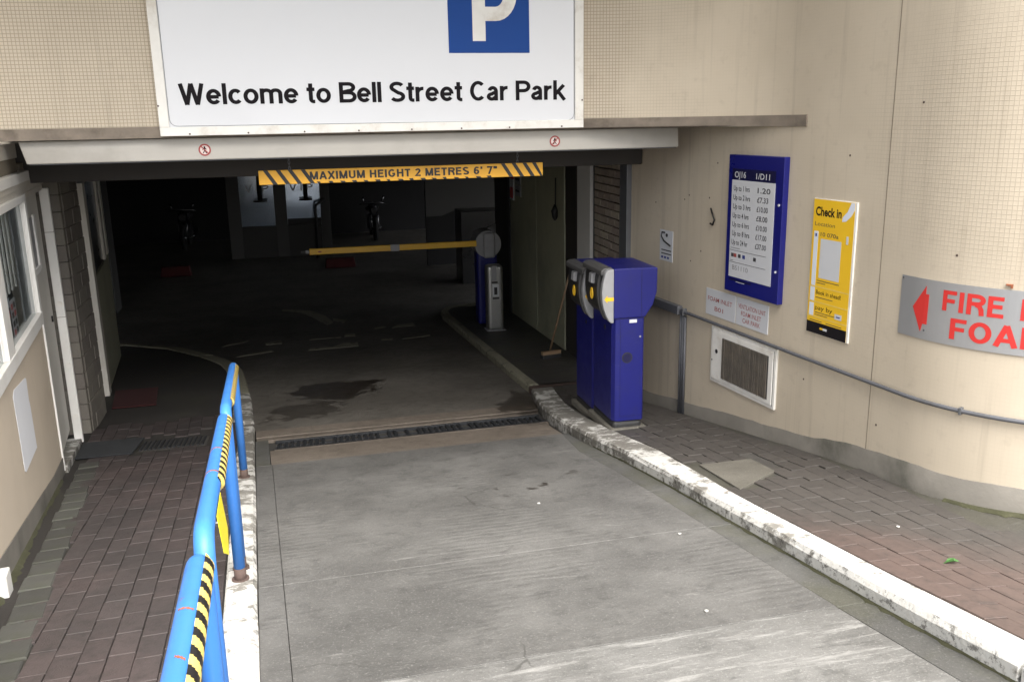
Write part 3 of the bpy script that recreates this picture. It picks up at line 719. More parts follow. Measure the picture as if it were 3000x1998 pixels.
# steel channel crossing the footway at the shutter line
o = flat('shutter_track', [(2.19, 8.46), (3.0, 8.46), (3.0, 8.61), (2.19, 8.61)], lambda x, y: zr(x, y), M['rust_dark'], None, .07, .2, .004)
tag(o, 'rusty steel shutter track crossing the footway behind the ticket machines', 'track')
vv, ff = [], []
for i in range(40):
    a = R(205)+i/39*R(64); rr_ = 1.02+random.uniform(0, .015); r3 = rr_+random.uniform(.01, .06)*(.4+i/39)
    for q in (.99, rr_, r3):
        px, py = CX+q*math.cos(a), CY+q*math.sin(a); vv.append((px, py, zp(px, py)+(.010 if q < r3 else -.006)))
for i in range(39):
    for a in range(2): ff.append((3*i+a, 3*i+a+1, 3*i+a+4, 3*i+a+3))
tag(mesh('moss_fringe', vv, ff, M['moss'], smooth=True), 'yellow-green moss fringe at the foot of the rounded wall corner', 'moss', kind='stuff')
lf = [V((2.766, 3.128, 0))+V((math.cos(a)*r_, math.sin(a)*r_*.6, 0)) for a, r_ in [(0, .045), (.7, .03), (1.5, .036), (2.3, .028), (3.1, .04), (3.9, .026), (4.7, .034), (5.5, .03)]]
o = prism('fallen_leaf', [(p.x, p.y, zp(p.x, p.y)+.008+.012*math.sin(i*1.3)) for i, p in enumerate(lf)], (0, 0, .0015), M['leaf'])
tag(o, 'small green leaf lying on the red brick footway', 'leaf')
for i, (x, y, fn, lb) in enumerate([(2.86, 3.62, zp, 'tiny white scrap on the right footway bricks near the mossy corner'), (-.62, 5.2, zl, 'tiny white scrap beside the far railing posts'), (1.85, 4.05, zr, 'tiny pale scrap on the ramp close to the kerb joint'), (1.55, 3.1, zr, 'tiny pale scrap on the ramp near the lowest slab joint'), (1.3, 4.9, zr, 'tiny pale scrap in the middle of the upper ramp slab')]):
    o = prism('litter_scrap', [(x+.009*math.cos(a)*(1+.4*math.sin(3*a+i)), y+.008*math.sin(a), fn(x, y)+.004) for a in [k*1.05 for k in range(6)]], (0, 0, .004), M['litter'])
    tag(o, lb, 'litter', 'scraps of litter')

# ------------------------------------------------------------------ car park walls
A0 = R(186.3)
S1 = (7.75-4.3)/math.cos(R(6.3))
def rw(s, off=0):
    """right wall in plan: s metres from its inner end towards the street; off = out from the face"""
    d = V((math.sin(R(6.3)), -math.cos(R(6.3)), 0)); n = V((-math.cos(R(6.3)), -math.sin(R(6.3)), 0))
    if s <= S1: return V((rw_x(7.75), 7.75, 0))+d*s+n*off
    a = A0+(s-S1)/CR
    if a < R(270): return V((CX+(CR+off)*math.cos(a), CY+(CR+off)*math.sin(a), 0))
    e = s-S1-(R(270)-A0)*CR
    return V((CX+e, CY-CR-off, 0))
SEND = S1+(R(270)-A0)*CR+6
def sy(y): return (7.75-y)/math.cos(R(6.3))
def wpt(s, z, off=0): p = rw(s, off); p.z = z; return p
FY = 6.55
cw = thing('car_park_wall', 'beige painted mosaic wall of the car park curving round to the right', 'wall', (3.2, 5.5, zp(3.2, 5.5)))
# lower right wall
ss = frange(-.05, S1, 14)+frange(S1, SEND-6, 30)[1:]+[SEND]
vv, ff, uv = [], [], []
for s in ss:
    for z in (-3.2, -.074): vv.append(wpt(s, z)); uv.append((s, z))
ff = [(2*i, 2*i+2, 2*i+3, 2*i+1) for i in range(len(ss)-1)]
mesh('side_wall', vv, ff, M['mosaic'], cw, smooth=True, uv=uv)
# upper wall: flat front, concave sweep, then flush with the side wall
T = 1.12; R2 = T/math.tan(R(83.7/2)); XI = rw_x(FY)
path = [(V((-12, FY, 0)), None), (V((-1, FY, 0)), None)]
cxy = V((XI-T, FY-R2, 0))
for i in range(25):
    a = R(90)-R(83.7)*i/24; path.append((cxy+V((math.cos(a)*R2, math.sin(a)*R2, 0)), None))
pe = path[-1][0]; se = sy(pe.y)
us = [0]
for (p, _), (q, _) in zip(path, path[1:]): us.append(us[-1]+(q-p).length)
pts = [p for p, _ in path]; us = [u-us[-1]+se for u in us]
for s in [x for x in ss if x > se+.02]: pts.append(rw(s)); us.append(s)
vv, uv = [], []
for p, u_ in zip(pts, us):
    for z in (-.075, 9): vv.append((p.x, p.y, z)); uv.append((u_, z))
ff = [(2*i, 2*i+2, 2*i+3, 2*i+1) for i in range(len(pts)-1)]
mesh('upper_wall', vv, ff, M['mosaic'], cw, smooth=True, uv=uv)
# edge strip under the mosaic
sp = [p for p, u_ in zip(pts, us) if u_ <= se+1e-6]+[rw(sy(5.32))]
vv = []
for i, p in enumerate(sp):
    t_ = (sp[min(i+1, len(sp)-1)]-sp[max(i-1, 0)]).normalized(); n_ = V((t_.y, -t_.x, 0))
    for o_, z in ((.012, -.004), (.012, -.078), (-.05, -.078), (-.05, -.004)): q = p+n_*o_; vv.append((q.x, q.y, z))
ff = [(4*i+a, 4*i+(a+1) % 4, 4*i+4+(a+1) % 4, 4*i+4+a) for i in range(len(sp)-1) for a in range(4)]+[(0, 1, 2, 3), tuple(len(vv)-1-i for i in range(4))]
mesh('edge_strip', vv, ff, M['strip'], cw)
# soffit behind the edge strip
mesh('soffit', [(-12, FY+.02, -.07), (1.9, FY+.02, -.07), (2.6, FY-.2, -.07), (3.1, 5.9, -.07), (3.3, 5.3, -.07), (3.6, 8.3, -.07), (-12, 8.3, -.07)], [(0, 1, 2, 3, 4, 5, 6)], M['near_black'], cw)
# grey plinth along the foot of the wall
vv = []
sps = [s for s in frange(.2, SEND-6+1.2, 60)]
for s in sps:
    p = wpt(s, 0, .006); zb = zp(p.x, p.y)
    h = .105+.05*min(1, max(0, (s-2.6)/.8))+random.uniform(-.006, .006)
    for o_, z in ((.010, zb-.1), (.007, zb+h-.01), (-.01, zb+h+.004)): q = rw(s, o_); vv.append((q.x, q.y, z))
ff = [(3*i+a, 3*i+3+a, 3*i+4+a, 3*i+1+a) for i in range(len(sps)-1) for a in (0, 1)]
mesh('plinth', vv, ff, M['plinth'], cw, smooth=True)
# panel seams on the side wall
for s_ in (sy(4.57), sy(5.32)):
    vv = [wpt(s_-.003, z, .0015) for z in (-2.06, -.09 if s_ < 2.6 else 2.5)]+[wpt(s_+.003, z, .0015) for z in (-.09 if s_ < 2.6 else 2.5, -2.06)]
    if s_ > 2.6: mesh('seam', vv, [(0, 1, 2, 3)], M['hut_seam'], cw)

# unseen upper storey, added above the picture to darken the entrance and sign top
cn = thing('added_overhang', 'added unseen upper storey that shades the entrance', 'overhang', (0, 5, 2.15))
box('overhang_block', (-12, 3.8, 2.15), (3.05, 6.56, 9), M['cream'], cn, .02)
# ------------------------------------------------------------------ entrance: beam, shutter box, sign
bx0, bx1 = -1.90, 3.07
beam = thing('fascia_beam', 'pale grey steel fascia beam spanning the car park entrance', 'beam', (.6, 6.60, -.24))
prism('beam_face', [(-1.775, 6.60, -.082), (2.905, 6.60, -.082), (2.912, 6.60, -.231), (-1.74, 6.60, -.231)], (0, .16, 0), M['beam'], beam, bevel=.006)
box('lower_lip', (-1.73, 6.61, -.238), (2.90, 6.72, -.2315), M['grey_metal'], beam, .003)
sb = box('shutter_box', (-3.2, 7.55, -.405), (2.99, 8.1, -.075), M['shutter'], None, .01)
tag(sb, 'dark brown roller shutter box just behind the fascia beam', 'shutter box')
def sticker(x, lab, flip):
    t = thing('prohibition_sticker', lab, 'sticker', (x, 6.597, -.1645), 'no pedestrian stickers on the beam')
    def disc(nm, r0, r1, m, yy, n=24):
        vv, ff = [], []
        for k in range(n):
            a = 2*math.pi*k/n
            vv += [(x+r0*math.cos(a), yy, -.1645+r0*math.sin(a)), (x+r1*math.cos(a), yy, -.1645+r1*math.sin(a))]
        for k in range(n): ff.append((2*k, 2*k+1, (2*k+3) % (2*n), (2*k+2) % (2*n)))
        mesh(nm, vv, ff, m, t)
    disc('disc', .0, .04, M['sticker_white'], 6.598); disc('ring', .031, .041, M['sticker_red'], 6.5965)
    s = -1 if flip else 1
    prism('slash', [(x+s*a, 6.5955, -.1645+b) for a, b in ((-.024, .020), (-.019, .025), (.024, -.020), (.019, -.025))], (0, .0008, 0), M['sticker_red'], t)
    P = [(-.004, .024), (.004, .024), (.006, .012), (.014, .004), (.011, .0), (.004, .006), (.005, -.004), (.014, -.022), (.009, -.024), (.0, -.008), (-.010, -.024), (-.014, -.021), (-.004, -.004), (-.005, .006), (-.013, -.002), (-.015, .002), (-.006, .012)]
    prism('walking_figure', [(x+s*a, 6.5965, -.1645+b) for a, b in P], (0, .0008, 0), M['letter_black'], t)
sticker(-.606, 'round red and white no pedestrians sticker at the left of the beam', False)
sticker(1.908, 'round red and white no pedestrians sticker at the right of the beam', True)

ws = thing('welcome_sign', 'large white car park sign with a blue parking symbol and black lettering', 'sign', (.6, 6.5, -.07))
SX0, SX1, SZ0, SZ1 = -.869, 2.10, -.067, 1.62
box('sign_panel', (SX0+.02, 6.503, SZ0+.02), (SX1-.02, 6.54, SZ1-.02), M['sign_white'], ws, 0)
for nm, lo, hi in (('frame_bar', (SX0, 6.49, SZ0), (SX1, 6.548, SZ0+.058)), ('frame_bar', (SX0, 6.49, SZ1-.06), (SX1, 6.548, SZ1)), ('frame_bar', (SX0, 6.489, SZ0+.0585), (SX0+.062, 6.547, SZ1-.0605)), ('frame_bar', (SX1-.066, 6.489, SZ0+.0585), (SX1, 6.547, SZ1-.0605))):
    box(nm, lo, hi, M['frame_white'], ws, .003)
# rounded inner rim line of the panel
rim = [(SX0+.066, SZ1-.1), (SX0+.066, SZ0+.064), (SX1-.07, SZ0+.056), (SX1-.07, SZ1-.1)]
rp = fillet([(a, 6.5015, b) for a, b in rim], .055, 8)
tube('rim_line', rp, .0016, M['grey_metal'], ws, 6)
sign_letters('Welcome to Bell Street Car Park', plane_fn((-.727, 6.5005, .135), (1, 0, 0), (0, 0, 1)), 2.69, .137, M['letter_black'], ws, .172, .06, .30)
ps = box('parking_symbol', (1.108, 6.4995, .463), (1.695, 6.5028, 1.125), M['p_blue'], ws, 0)
sign_letters('p', plane_fn((1.281, 6.4985, .543), (1, 0, 0), (0, 0, 1)), .305, .50, M['frame_white'], ws, .19)
for i in range(8):
    x = SX0+.2+i*.37+random.uniform(-.02, .02)
    tube('screw', [(x, 6.491, SZ0+.012), (x, 6.486, SZ0+.012)], .006, M['rust_dark'], ws, 8)
for z in (.13, .9):
    tube('screw', [(SX0+.006, 6.49, z), (SX0+.006, 6.485, z)], .006, M['rust_dark'], ws, 8); tube('screw', [(SX1-.012, 6.49, z), (SX1-.012, 6.485, z)], .006, M['rust_dark'], ws, 8)

# height restriction bar on chains
BY = 6.85
hb = thing('height_bar', 'yellow and black maximum height bar hanging below the beam', 'height bar', (.8, BY, -.435))
HX0, HX1 = -.273, 1.882; zb, zt = -.433, -.3295
box('board', (HX0, BY, zb), (HX1, BY+.025, zt), M['bar_yellow'], hb, .004)
for x in (-.240, -.150, -.064, .028, 1.543, 1.630, 1.716, 1.793):
    prism('stripe', [(x, BY-.001, zt), (x+.032, BY-.001, zt), (min(HX1-.002, x+.100), BY-.001, zb), (min(HX1-.02, x+.068), BY-.001, zb)], (0, -.0012, 0), M['black'], hb)
for i in range(16):
    x = .15+i*.086; wv_ = random.uniform(.02, .035)
    prism('edge_mark', [(x, BY-.001, zb), (x+wv_, BY-.001, zb), (x+wv_-.008, BY-.001, zb+random.uniform(.010, .017)), (x-.012, BY-.001, zb+.014)], (0, -.0012, 0), M['black'], hb)
sign_letters("MAXIMUM HEIGHT 2 METRES 6' 7\"", plane_fn((.093, BY-.002, -.405), (1, 0, 0), (0, 0, 1)), 1.42, .058, M['black'], hb, .2, .14)
for cxx, n_ in ((-.05, 3), (1.68, 3)):
    for i in range(n_):
        z0 = zt+i*.021; a = 0 if i % 2 else 1
        pts_ = [V((cxx+(math.cos(q)*.007 if a else 0), BY+.012+(0 if a else math.cos(q)*.007), z0+.012+math.sin(q)*.015)) for q in [k*math.pi/4 for k in range(9)]]
        tube('chain_link', pts_, .0026, M['grey_metal'], hb, 6, False)
    tube('hanger_rod', [(cxx, BY+.012, zt+.07), (cxx, BY+.012, -.08)], .006, M['grey_metal'], hb, 8)

# ------------------------------------------------------------------ interior shell
CZ = -.32
tag(mesh('ceiling', [(-8, 8.1, CZ), (8, 8.1, CZ), (8, 28, CZ), (-8, 28, CZ)], [(0, 1, 2, 3)], M['near_black']), kind='structure')
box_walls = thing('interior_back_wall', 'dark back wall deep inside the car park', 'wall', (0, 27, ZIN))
box('wall_panel', (-8, 27.4, ZIN-.1), (8, 27.6, CZ+.1), M['near_black'], box_walls, 0)
iw = thing('interior_left_wall', 'dark left wall far inside the car park', 'wall', (-5, 20, ZIN))
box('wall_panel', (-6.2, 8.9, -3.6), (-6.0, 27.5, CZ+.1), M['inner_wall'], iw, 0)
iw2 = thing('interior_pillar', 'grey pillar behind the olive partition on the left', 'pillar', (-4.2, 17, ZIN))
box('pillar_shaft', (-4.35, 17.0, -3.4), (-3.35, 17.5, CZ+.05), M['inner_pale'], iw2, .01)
# right inside wall: olive boarding, post, brick infill
def ix(y): return 3.0+.035*(y-8)
rwall = thing('entrance_side_wall', 'olive boarded side wall inside the entrance on the right', 'wall', (3.1, 11, zr(3.1, 11)))
def ipan(name, y0, y1, z0, z1, off, m, parent, th=.05, bev=.004):
    p0, p1 = V((ix(y0), y0, z0)), V((ix(y1), y1, z0)); d = p1-p0; n = V((-d.y, d.x, 0)).normalized()
    return obox(name, p0+n*off, d, -n*(th+off), (0, 0, z1-z0), m, parent, bev)
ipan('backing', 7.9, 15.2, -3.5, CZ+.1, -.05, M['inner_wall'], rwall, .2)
for y0, y1 in ((10.27, 11.75), (11.77, 13.55)):
    ipan('board', y0, y1, -3.4, CZ, .0, M['olive'], rwall)
ipan('end_post', 13.56, 13.72, -3.4, CZ, .015, M['machine_dark'], rwall)
ipan('dark_board', 9.66, 10.25, -3.4, CZ, -.01, M['shutter'], rwall)
ipan('white_post', 9.1, 9.62, -3.3, CZ, .02, M['upvc'], rwall)
ipan('dark_gap', 8.97, 9.09, -3.3, CZ, -.01, M['machine_dark'], rwall)
# brick infill, brick by brick
bw = thing('brick_infill', 'narrow brick panel between the white post and the dark steel frame', 'brickwork', (3.0, 8.45, zr(3, 8.5)))
ipan('mortar_bed', 7.99, 8.96, -3.0, CZ, -.03, M['mortar'], bw, .06, 0)
wbm = {}
def wall_brick(key, l, h, d, m):
    if key in wbm: return wbm[key]
    bm = bmesh.new(); bmesh.ops.create_cube(bm, size=1)
    for v in bm.verts: v.co = V((v.co.x*d, v.co.y*l, v.co.z*h))
    bmesh.ops.bevel(bm, geom=list(bm.edges), offset=.004, segments=1, affect='EDGES')
    me = bpy.data.meshes.new(key); bm.to_mesh(me); bm.free(); me.materials.append(m); wbm[key] = me; return me
z = -2.74; row = 0
while z < CZ-.04:
    y = 8.0-(row % 2)*.12+.02
    while y < 8.95:
        a, b = max(y, 8.0), min(y+.225, 8.95)
        if b-a > .05:
            L = round(b-a-.011, 2)
            o = link(bpy.data.objects.new('brick', wall_brick('wb%.2f' % L, L, .067, .06, M['wall_brick']))); attach(o, bw)
            ym = (a+b)/2
            o.matrix_basis = Matrix.Translation((ix(ym)+.012+random.uniform(-.002, .002), ym, z)) @ Matrix.Rotation(-.035, 4, 'Z')
        y += .236
    z += .079; row += 1
fr_ = thing('steel_door_frame', 'dark grey steel frame edging the entrance beside the beige wall', 'frame', (2.96, 7.8, zp(2.96, 7.8)))
box('jamb', (2.925, 7.76, -2.75), (3.06, 7.95, -.09), M['grey_metal'], fr_, .006)
# small fittings on the olive wall
def inote(name, y0, y1, z0, z1, off, m, parent=None): return ipan(name, y0, y1, z0, z1, off, m, parent, .0, .0)
al = thing('fire_point_sign', 'small red and white sign high on the olive boarding', 'sign', (3.19, 13.45, -1.1))
ipan('sign_plate', 13.22, 13.5, -1.19, -.82, .018, M['print_white'], al, .0, 0); ipan('red_panel', 13.25, 13.47, -1.16, -1.0, .021, M['red'], al, .0, 0); ipan('red_panel', 13.22, 13.5, -.87, -.8, .021, M['red'], al, 0, 0)
for k, (z0, lb) in enumerate(((-.93, 'upper of two small pale notices beside the red fire point sign'), (-1.1, 'lower of two small pale notices beside the red fire point sign'))):
    n_ = thing('wall_notice', lb, 'notice', (3.17, 12.9, z0)); ipan('notice_plate', 12.72, 13.1, z0, z0+.15, .018, M['machine_grey'], n_, 0, 0); ipan('print_line', 12.78, 13.05, z0+.06, z0+.09, .0195, M['print_grey'], n_, 0, 0)
cb = thing('hanging_plug', 'black cord with a plug hanging on the olive boarding', 'cord', (3.06, 10.6, -1.3))
tube('cord', [(ix(10.6)-.02, 10.6, -.7), (ix(10.6)-.025, 10.6, -1.05)], .008, M['black'], cb, 8); tube('plug', [(ix(10.6)-.03, 10.6, -1.02), (ix(10.6)-.035, 10.6, -1.10), (ix(10.6)-.03, 10.6, -1.18), (ix(10.6)-.03, 10.6, -1.22)], [.01, .045, .035, .01], M['black'], cb, 8)
br_ = thing('broom', 'wooden broom leaning against the olive wall behind the ticket machines', 'broom', (2.9, 9.95, zr(2.9, 9.95)+.08))
zf = zr(2.9, 9.95)+.08
tube('handle', [(2.80, 9.95, zf+.07), (3.02, 9.75, zf+1.15)], .013, M['wood'], br_, 8)
obox('head', (2.68, 9.83, zf+.04), (.24, .05, 0), (-.012, .055, 0), (0, 0, .045), M['wood'], br_, .006)
obox('bristles', (2.675, 9.82, zf), (.25, .05, 0), (-.015, .075, 0), (0, 0, .045), M['machine_dark'], br_, .004)
# barrier
bz = zr(2.6, 12.6)+.08
ba = thing('parking_barrier', 'blue parking barrier with grey drum head and yellow boom across the lane', 'barrier', (2.6, 12.7, bz))
box('post', (2.455, 12.6, bz), (2.76, 12.85, -1.80), M['blue'], ba, .05, 4)
def cyl_y(name, cx_, cz_, r, y0, y1, m, parent, n=40):
    return prism(name, [(cx_+r*math.cos(2*math.pi*k/n), y0, cz_+r*math.sin(2*math.pi*k/n)) for k in range(n)], (0, y1-y0, 0), m, parent, bevel=.008)
cyl_y('drum_head', 2.605, -1.735, .195, 12.5, 12.9, M['machine_grey'], ba)
box('head_cover', (2.53, 12.44, -1.93), (2.70, 12.5, -1.56), M['machine_grey'], ba, .03, 3)
bm_ = box('boom', (.09, 12.46, -1.755), (2.43, 12.495, -1.67), M['boom_yellow'], ba, .008)
box('boom_sleeve', (1.20, 12.453, -1.760), (1.325, 12.5, -1.665), M['machine_grey'], ba, .004)
box('boom_tip', (.04, 12.462, -1.735), (.089, 12.492, -1.69), M['machine_grey'], ba, .006)
box('tip_rod', (-.03, 12.468, -1.73), (.039, 12.486, -1.70), M['machine_dark'], ba, .003)
prism('red_mark', [(.20, 12.459, -1.72), (.22, 12.459, -1.705), (.26, 12.459, -1.712), (.23, 12.459, -1.726)], (0, -.001, 0), M['sticker_red'], ba)
pz = zr(2.6, 12)+.08
pd = thing('intercom_pedestal', 'slim silver intercom pedestal in front of the barrier post', 'pedestal', (2.59, 12.05, pz))
box('column', (2.475, 11.99, pz), (2.705, 12.2, -1.965), M['silver'], pd, .045, 4)
box('base_plate', (2.455, 11.97, pz), (2.725, 12.22, pz+.012), M['machine_grey'], pd, .004)
box('light_panel', (2.535, 11.978, -2.18), (2.605, 11.989, -1.97), M['machine_grey'], pd, .003)
box('reader', (2.545, 11.972, -2.40), (2.635, 11.989, -2.23), M['print_white'], pd, .006)
box('reader_window', (2.565, 11.968, -2.375), (2.61, 11.9715, -2.27), M['black'], pd, .003)
box('dark_band', (2.535, 11.98, -2.215), (2.62, 11.989, -2.19), M['black'], pd, .002); box('dark_band', (2.545, 11.98, -2.44), (2.64, 11.989, -2.415), M['black'], pd, .002)
# road markings inside: worn paint
for poly in ([(-1.2, 12.9), (-.92, 13.15), (-.88, 13.25), (-1.15, 13.05)], [(-.60, 12.75), (-.38, 12.8), (-.4, 13.1), (-.62, 12.95)], [(-.95, 12.0), (-.5, 12.2), (-.52, 12.3), (-.9, 12.12)],
             [(-.02, 12.05), (.65, 12.1), (.66, 12.4), (.45, 12.42), (.3, 12.2), (0, 12.25)], [(.5, 12.95), (.66, 12.95), (.68, 13.15), (.52, 13.15)], [(.0, 12.9), (.45, 12.92), (.45, 12.97), (.0, 12.96)],
             [(1.0, 13.4), (1.18, 13.55), (1.14, 13.62), (1.0, 13.5)], [(1.25, 13.4), (1.62, 13.45), (1.62, 13.75), (1.35, 13.65)], [(1.0, 12.4), (1.16, 12.4), (1.17, 12.52), (1.02, 12.52)], [(1.3, 12.38), (1.7, 12.45), (1.7, 12.55), (1.5, 12.47)],
             [(-.42, 16.3), (.05, 16.0), (.3, 15.2), (.42, 14.4), (.3, 14.2), (.22, 14.5), (.1, 15.1), (-.1, 15.8), (-.45, 16.15)], [(.42, 14.9), (.62, 14.5), (.55, 14.3), (.40, 14.6)]):
    o = flat('road_marking', jitter_poly(poly, .01), zr, M['marking'], bpy.data.objects['floor'], .002, .004, 0)
# shopfront deep inside
SY_ = 23.0
sf = thing('shopfront', 'dim glazed front with white VIP lettering deep inside the car park', 'shopfront', (-.5, SY_, ZIN))
for lo, hi in (((-1.72, SY_, ZIN), (-1.42, SY_+.12, CZ)), ((-.60, SY_, ZIN), (-.31, SY_+.12, CZ)), ((.52, SY_, ZIN), (.75, SY_+.12, CZ))):
    box('mullion', lo, hi, M['inner_pale'], sf, .01)
box('stall_riser', (-1.415, SY_+.01, ZIN), (.515, SY_+.1, -2.46), M['inner_wall'], sf, .01)
box('pane', (-1.415, SY_+.04, -2.455), (-.605, SY_+.06, CZ), M['shop_glass'], sf, 0); box('pane', (-.305, SY_+.04, -2.30), (.515, SY_+.06, CZ), M['shop_glass'], sf, 0); box('low_rail', (-.305, SY_+.02, -2.455), (.515, SY_+.09, -2.305), M['inner_wall'], sf, .004)
box('room_back', (-1.6, SY_+.5, ZIN), (.7, SY_+.6, CZ), M['poster_pale'], sf, 0)
for x in (-1.27, -.20):
    sign_letters('V I P', plane_fn((x, SY_+.03, -1.62), (1, 0, 0), (0, 0, 1)), .55, .16, M['paper'], sf, .16)
for x, lb in ((-.92, 'dark rod with flat round plate hanging before the left VIP pane'), (.17, 'dark rod with flat round plate hanging before the right VIP pane')):
    t = thing('hanging_lamp', lb, 'lamp', (x, SY_-.3, -1.83), 'dark hanging lamps by the VIP panes')
    tube('rod', [(x, SY_-.3, CZ), (x, SY_-.3, -1.80)], .055, M['black'], t, 10); tube('plate', [(x, SY_-.3, -1.80), (x, SY_-.3, -1.835)], .16, M['black'], t, 20)
o = tube('bent_handrail', fillet([(.36, 22.4, ZIN), (.38, 22.4, -1.95), (.62, 22.95, -1.85)], .08), .035, M['black'], None, 10)
tag(o, 'bent black handrail in front of the right VIP pane', 'handrail')
for i, (x0, x1, y, lb) in enumerate(((-3.1, -2.45, 20.7, 'dim red block on the floor at the left, below the left motorcycle'), (.48, 1.18, 20.7, 'dim red block on the floor under the yellow boom'))):
    o = prism('wheel_stop', [(x0, y, ZIN+.0), (x1, y, ZIN), (x1-.03, y, ZIN+.22), (x0+.03, y, ZIN+.22)], (0, .22, 0), M['red_block'], None, bevel=.02)
    tag(o, lb, 'wheel stop', 'red wheel stops')
def moto(x, y, lb):
    t = thing('motorcycle', lb, 'motorcycle', (x, y, ZIN), 'parked motorcycles'); z = ZIN
    def wheel(yy):
        pts_ = [(x, yy+.3*math.cos(a), z+.31+.3*math.sin(a)) for a in [k*math.pi/12 for k in range(25)]]
        w_ = tube('wheel', pts_, .055, M['tyre'], t, 8, False)
        cyl = tube('hub', [(x-.07, yy, z+.31), (x+.07, yy, z+.31)], .05, M['chrome'], w_, 10)
    wheel(y); wheel(y+1.35)
    for s in (-1, 1):
        tube('fork', [(x+s*.09, y, z+.31), (x+s*.10, y+.28, z+.95)], .022, M['chrome'], t, 8)
        tube('mirror', [(x+s*.24, y+.32, z+1.02), (x+s*.30, y+.3, z+1.20)], [.008, .03], M['chrome'], t, 8)
    tube('handlebar', [(x-.38, y+.42, z+.98), (x-.2, y+.3, z+1.03), (x+.2, y+.3, z+1.03), (x+.38, y+.42, z+.98)], .016, M['chrome'], t, 8)
    tube('headlamp', [(x, y+.10, z+.84), (x, y+.16, z+.84), (x, y+.30, z+.84)], [.085, .10, .05], M['dark_body'], t, 14)
    tube('tank', [(x, y+.38, z+.85), (x, y+.5, z+.88), (x, y+.75, z+.84), (x, y+.9, z+.76)], [.08, .16, .15, .07], M['dark_body'], t, 12)
    box('engine', (x-.17, y+.42, z+.25), (x+.17, y+.95, z+.66), M['dark_body'], t, .05)
    box('saddle', (x-.13, y+.88, z+.72), (x+.13, y+1.55, z+.82), M['tyre'], t, .04)
    tube('exhaust', [(x+.16, y+.5, z+.3), (x+.2, y+.8, z+.25), (x+.2, y+1.6, z+.36)], .045, M['chrome'], t, 10)
moto(-3.1, 25.4, 'dark motorcycle with glinting metal parked at the left of the dim interior'); moto(2.05, 25.4, 'dark motorcycle with glinting metal parked above the yellow boom')
pw = thing('pale_inner_wall', 'dim pale wall at the right end of the interior', 'wall', (4.2, 20.2, ZIN))
prism('wall_panel', [(2.79, 20.2, -2.11), (3.15, 20.2, -2.10), (3.42, 20.2, -2.0), (6.5, 20.2, -2.0), (6.5, 20.2, CZ), (2.79, 20.2, CZ)], (0, .2, 0), M['inner_pale'], pw); box('lower_part', (2.79, 20.25, ZIN), (6.5, 20.38, -1.9), M['near_black'], pw, 0)
o = box('dark_cabinet', (3.12, 17.6, ZIN), (4.3, 18.3, -1.76), M['dark_body'], None, .02); tag(o, 'large black cabinet behind the barrier head on the right', 'cabinet')
o = prism('grey_ramp_wall', [(3.0, 15.3, -1.9), (3.6, 15.0, -1.62), (3.6, 15.0, -2.06), (3.0, 15.3, -2.18)], (.02, .15, 0), M['machine_grey'], None, bevel=.005); tag(o, 'slanted pale grey panel beside the barrier head', 'panel')

# ------------------------------------------------------------------ hut on the left
hd = V((math.sin(HA), math.cos(HA), 0)); hn = V((math.cos(HA), -math.sin(HA), 0))   # along the wall inwards / out to the lane
def hp(y, z, off=0): p = V((hx(y), y, z)); return p+hn*off
hut = thing('ticket_hut', 'cream attendant hut with white windows and door on the left', 'hut', (-1.8, 6, zl(-1.8, 6)))
def hbox(name, y0, y1, z0, z1, o0, o1, m, parent=hut, bev=.004, seg=2):
    a = hp(y0, z0, o0); b = hp(y1, z0, o0)
    return obox(name, a, b-a, hn*(o1-o0), (0, 0, z1-z0), m, parent, bev, seg)
WZ0, WZ1 = -1.40, -.455
hbox('wall', 2.2, 7.15, -3.0, WZ0, -.15, 0, M['hut']); hbox('wall', 7.06, 7.15, WZ0+.001, -.455, -.15, .0, M['cream'])
prism('wall_base', [hp(y, zl(hx(y), y)+dz_, .004) for y, dz_ in ((2.2, -.2), (7.14, -.2), (7.14, .12), (6.6, .10), (5.4, .13), (4.4, .15), (3.3, .14), (2.2, .14))], hn*.004, M['plinth'], hut)
win = hbox('window', 3.0, 7.07, WZ0+.002, WZ0+.09, -.06, .028, M['upvc'])
hbox('frame_bar', 3.0, 7.07, WZ1-.05, WZ1, -.06, .025, M['upvc'], win)
for y0, y1 in ((7.0, 7.07), (5.53, 5.74), (4.1, 4.3), (3.0, 3.1)):
    hbox('frame_bar', y0, y1, WZ0+.091, WZ1-.051, -.06, .024, M['upvc'], win)
for y0, y1 in ((5.741, 6.999), (4.301, 5.529)):
    hbox('pane', y0, y1, WZ0+.091, WZ1-.051, -.012, -.006, M['glass'], win, 0)
    for yy in (y0+.03, y1-.05):
        hbox('sash', yy, yy+.015, WZ0+.10, WZ1-.06, -.005, .004, M['upvc'], win, .002)
for i, yy in enumerate((5.92, 6.04, 6.17, 6.31, 6.46)):
    hbox('blind_slat', yy, yy+.05, -1.02, WZ1-.052, -.034, -.026, M['upvc'], win, 0)
hbox('grey_backing', 6.66, 6.985, -1.3, WZ1-.052, -.04, -.03, M['machine_grey'], win, 0)  # grey panel close behind the glass, standing in for the pane's greyish reflection
hbox('room_back', 2.3, 7.1, -1.6, -.4, -1.1, -1.06, M['inner_pale'], hut, 0); hbox('desk', 4.4, 7.0, -1.42, -1.38, -.9, -.16, M['beige_panel'], hut, 0)
hbox('roof_slab', 2.2, 8.2, -.095, -.08, -1.3, .05, M['cream'], hut, .004)
hbox('frieze', 2.2, 7.15, -.20, -.096, -.15, .0, M['cream']); hbox('brown_panel', 2.2, 7.15, -.30, -.201, -.15, -.012, M['beige_panel'])
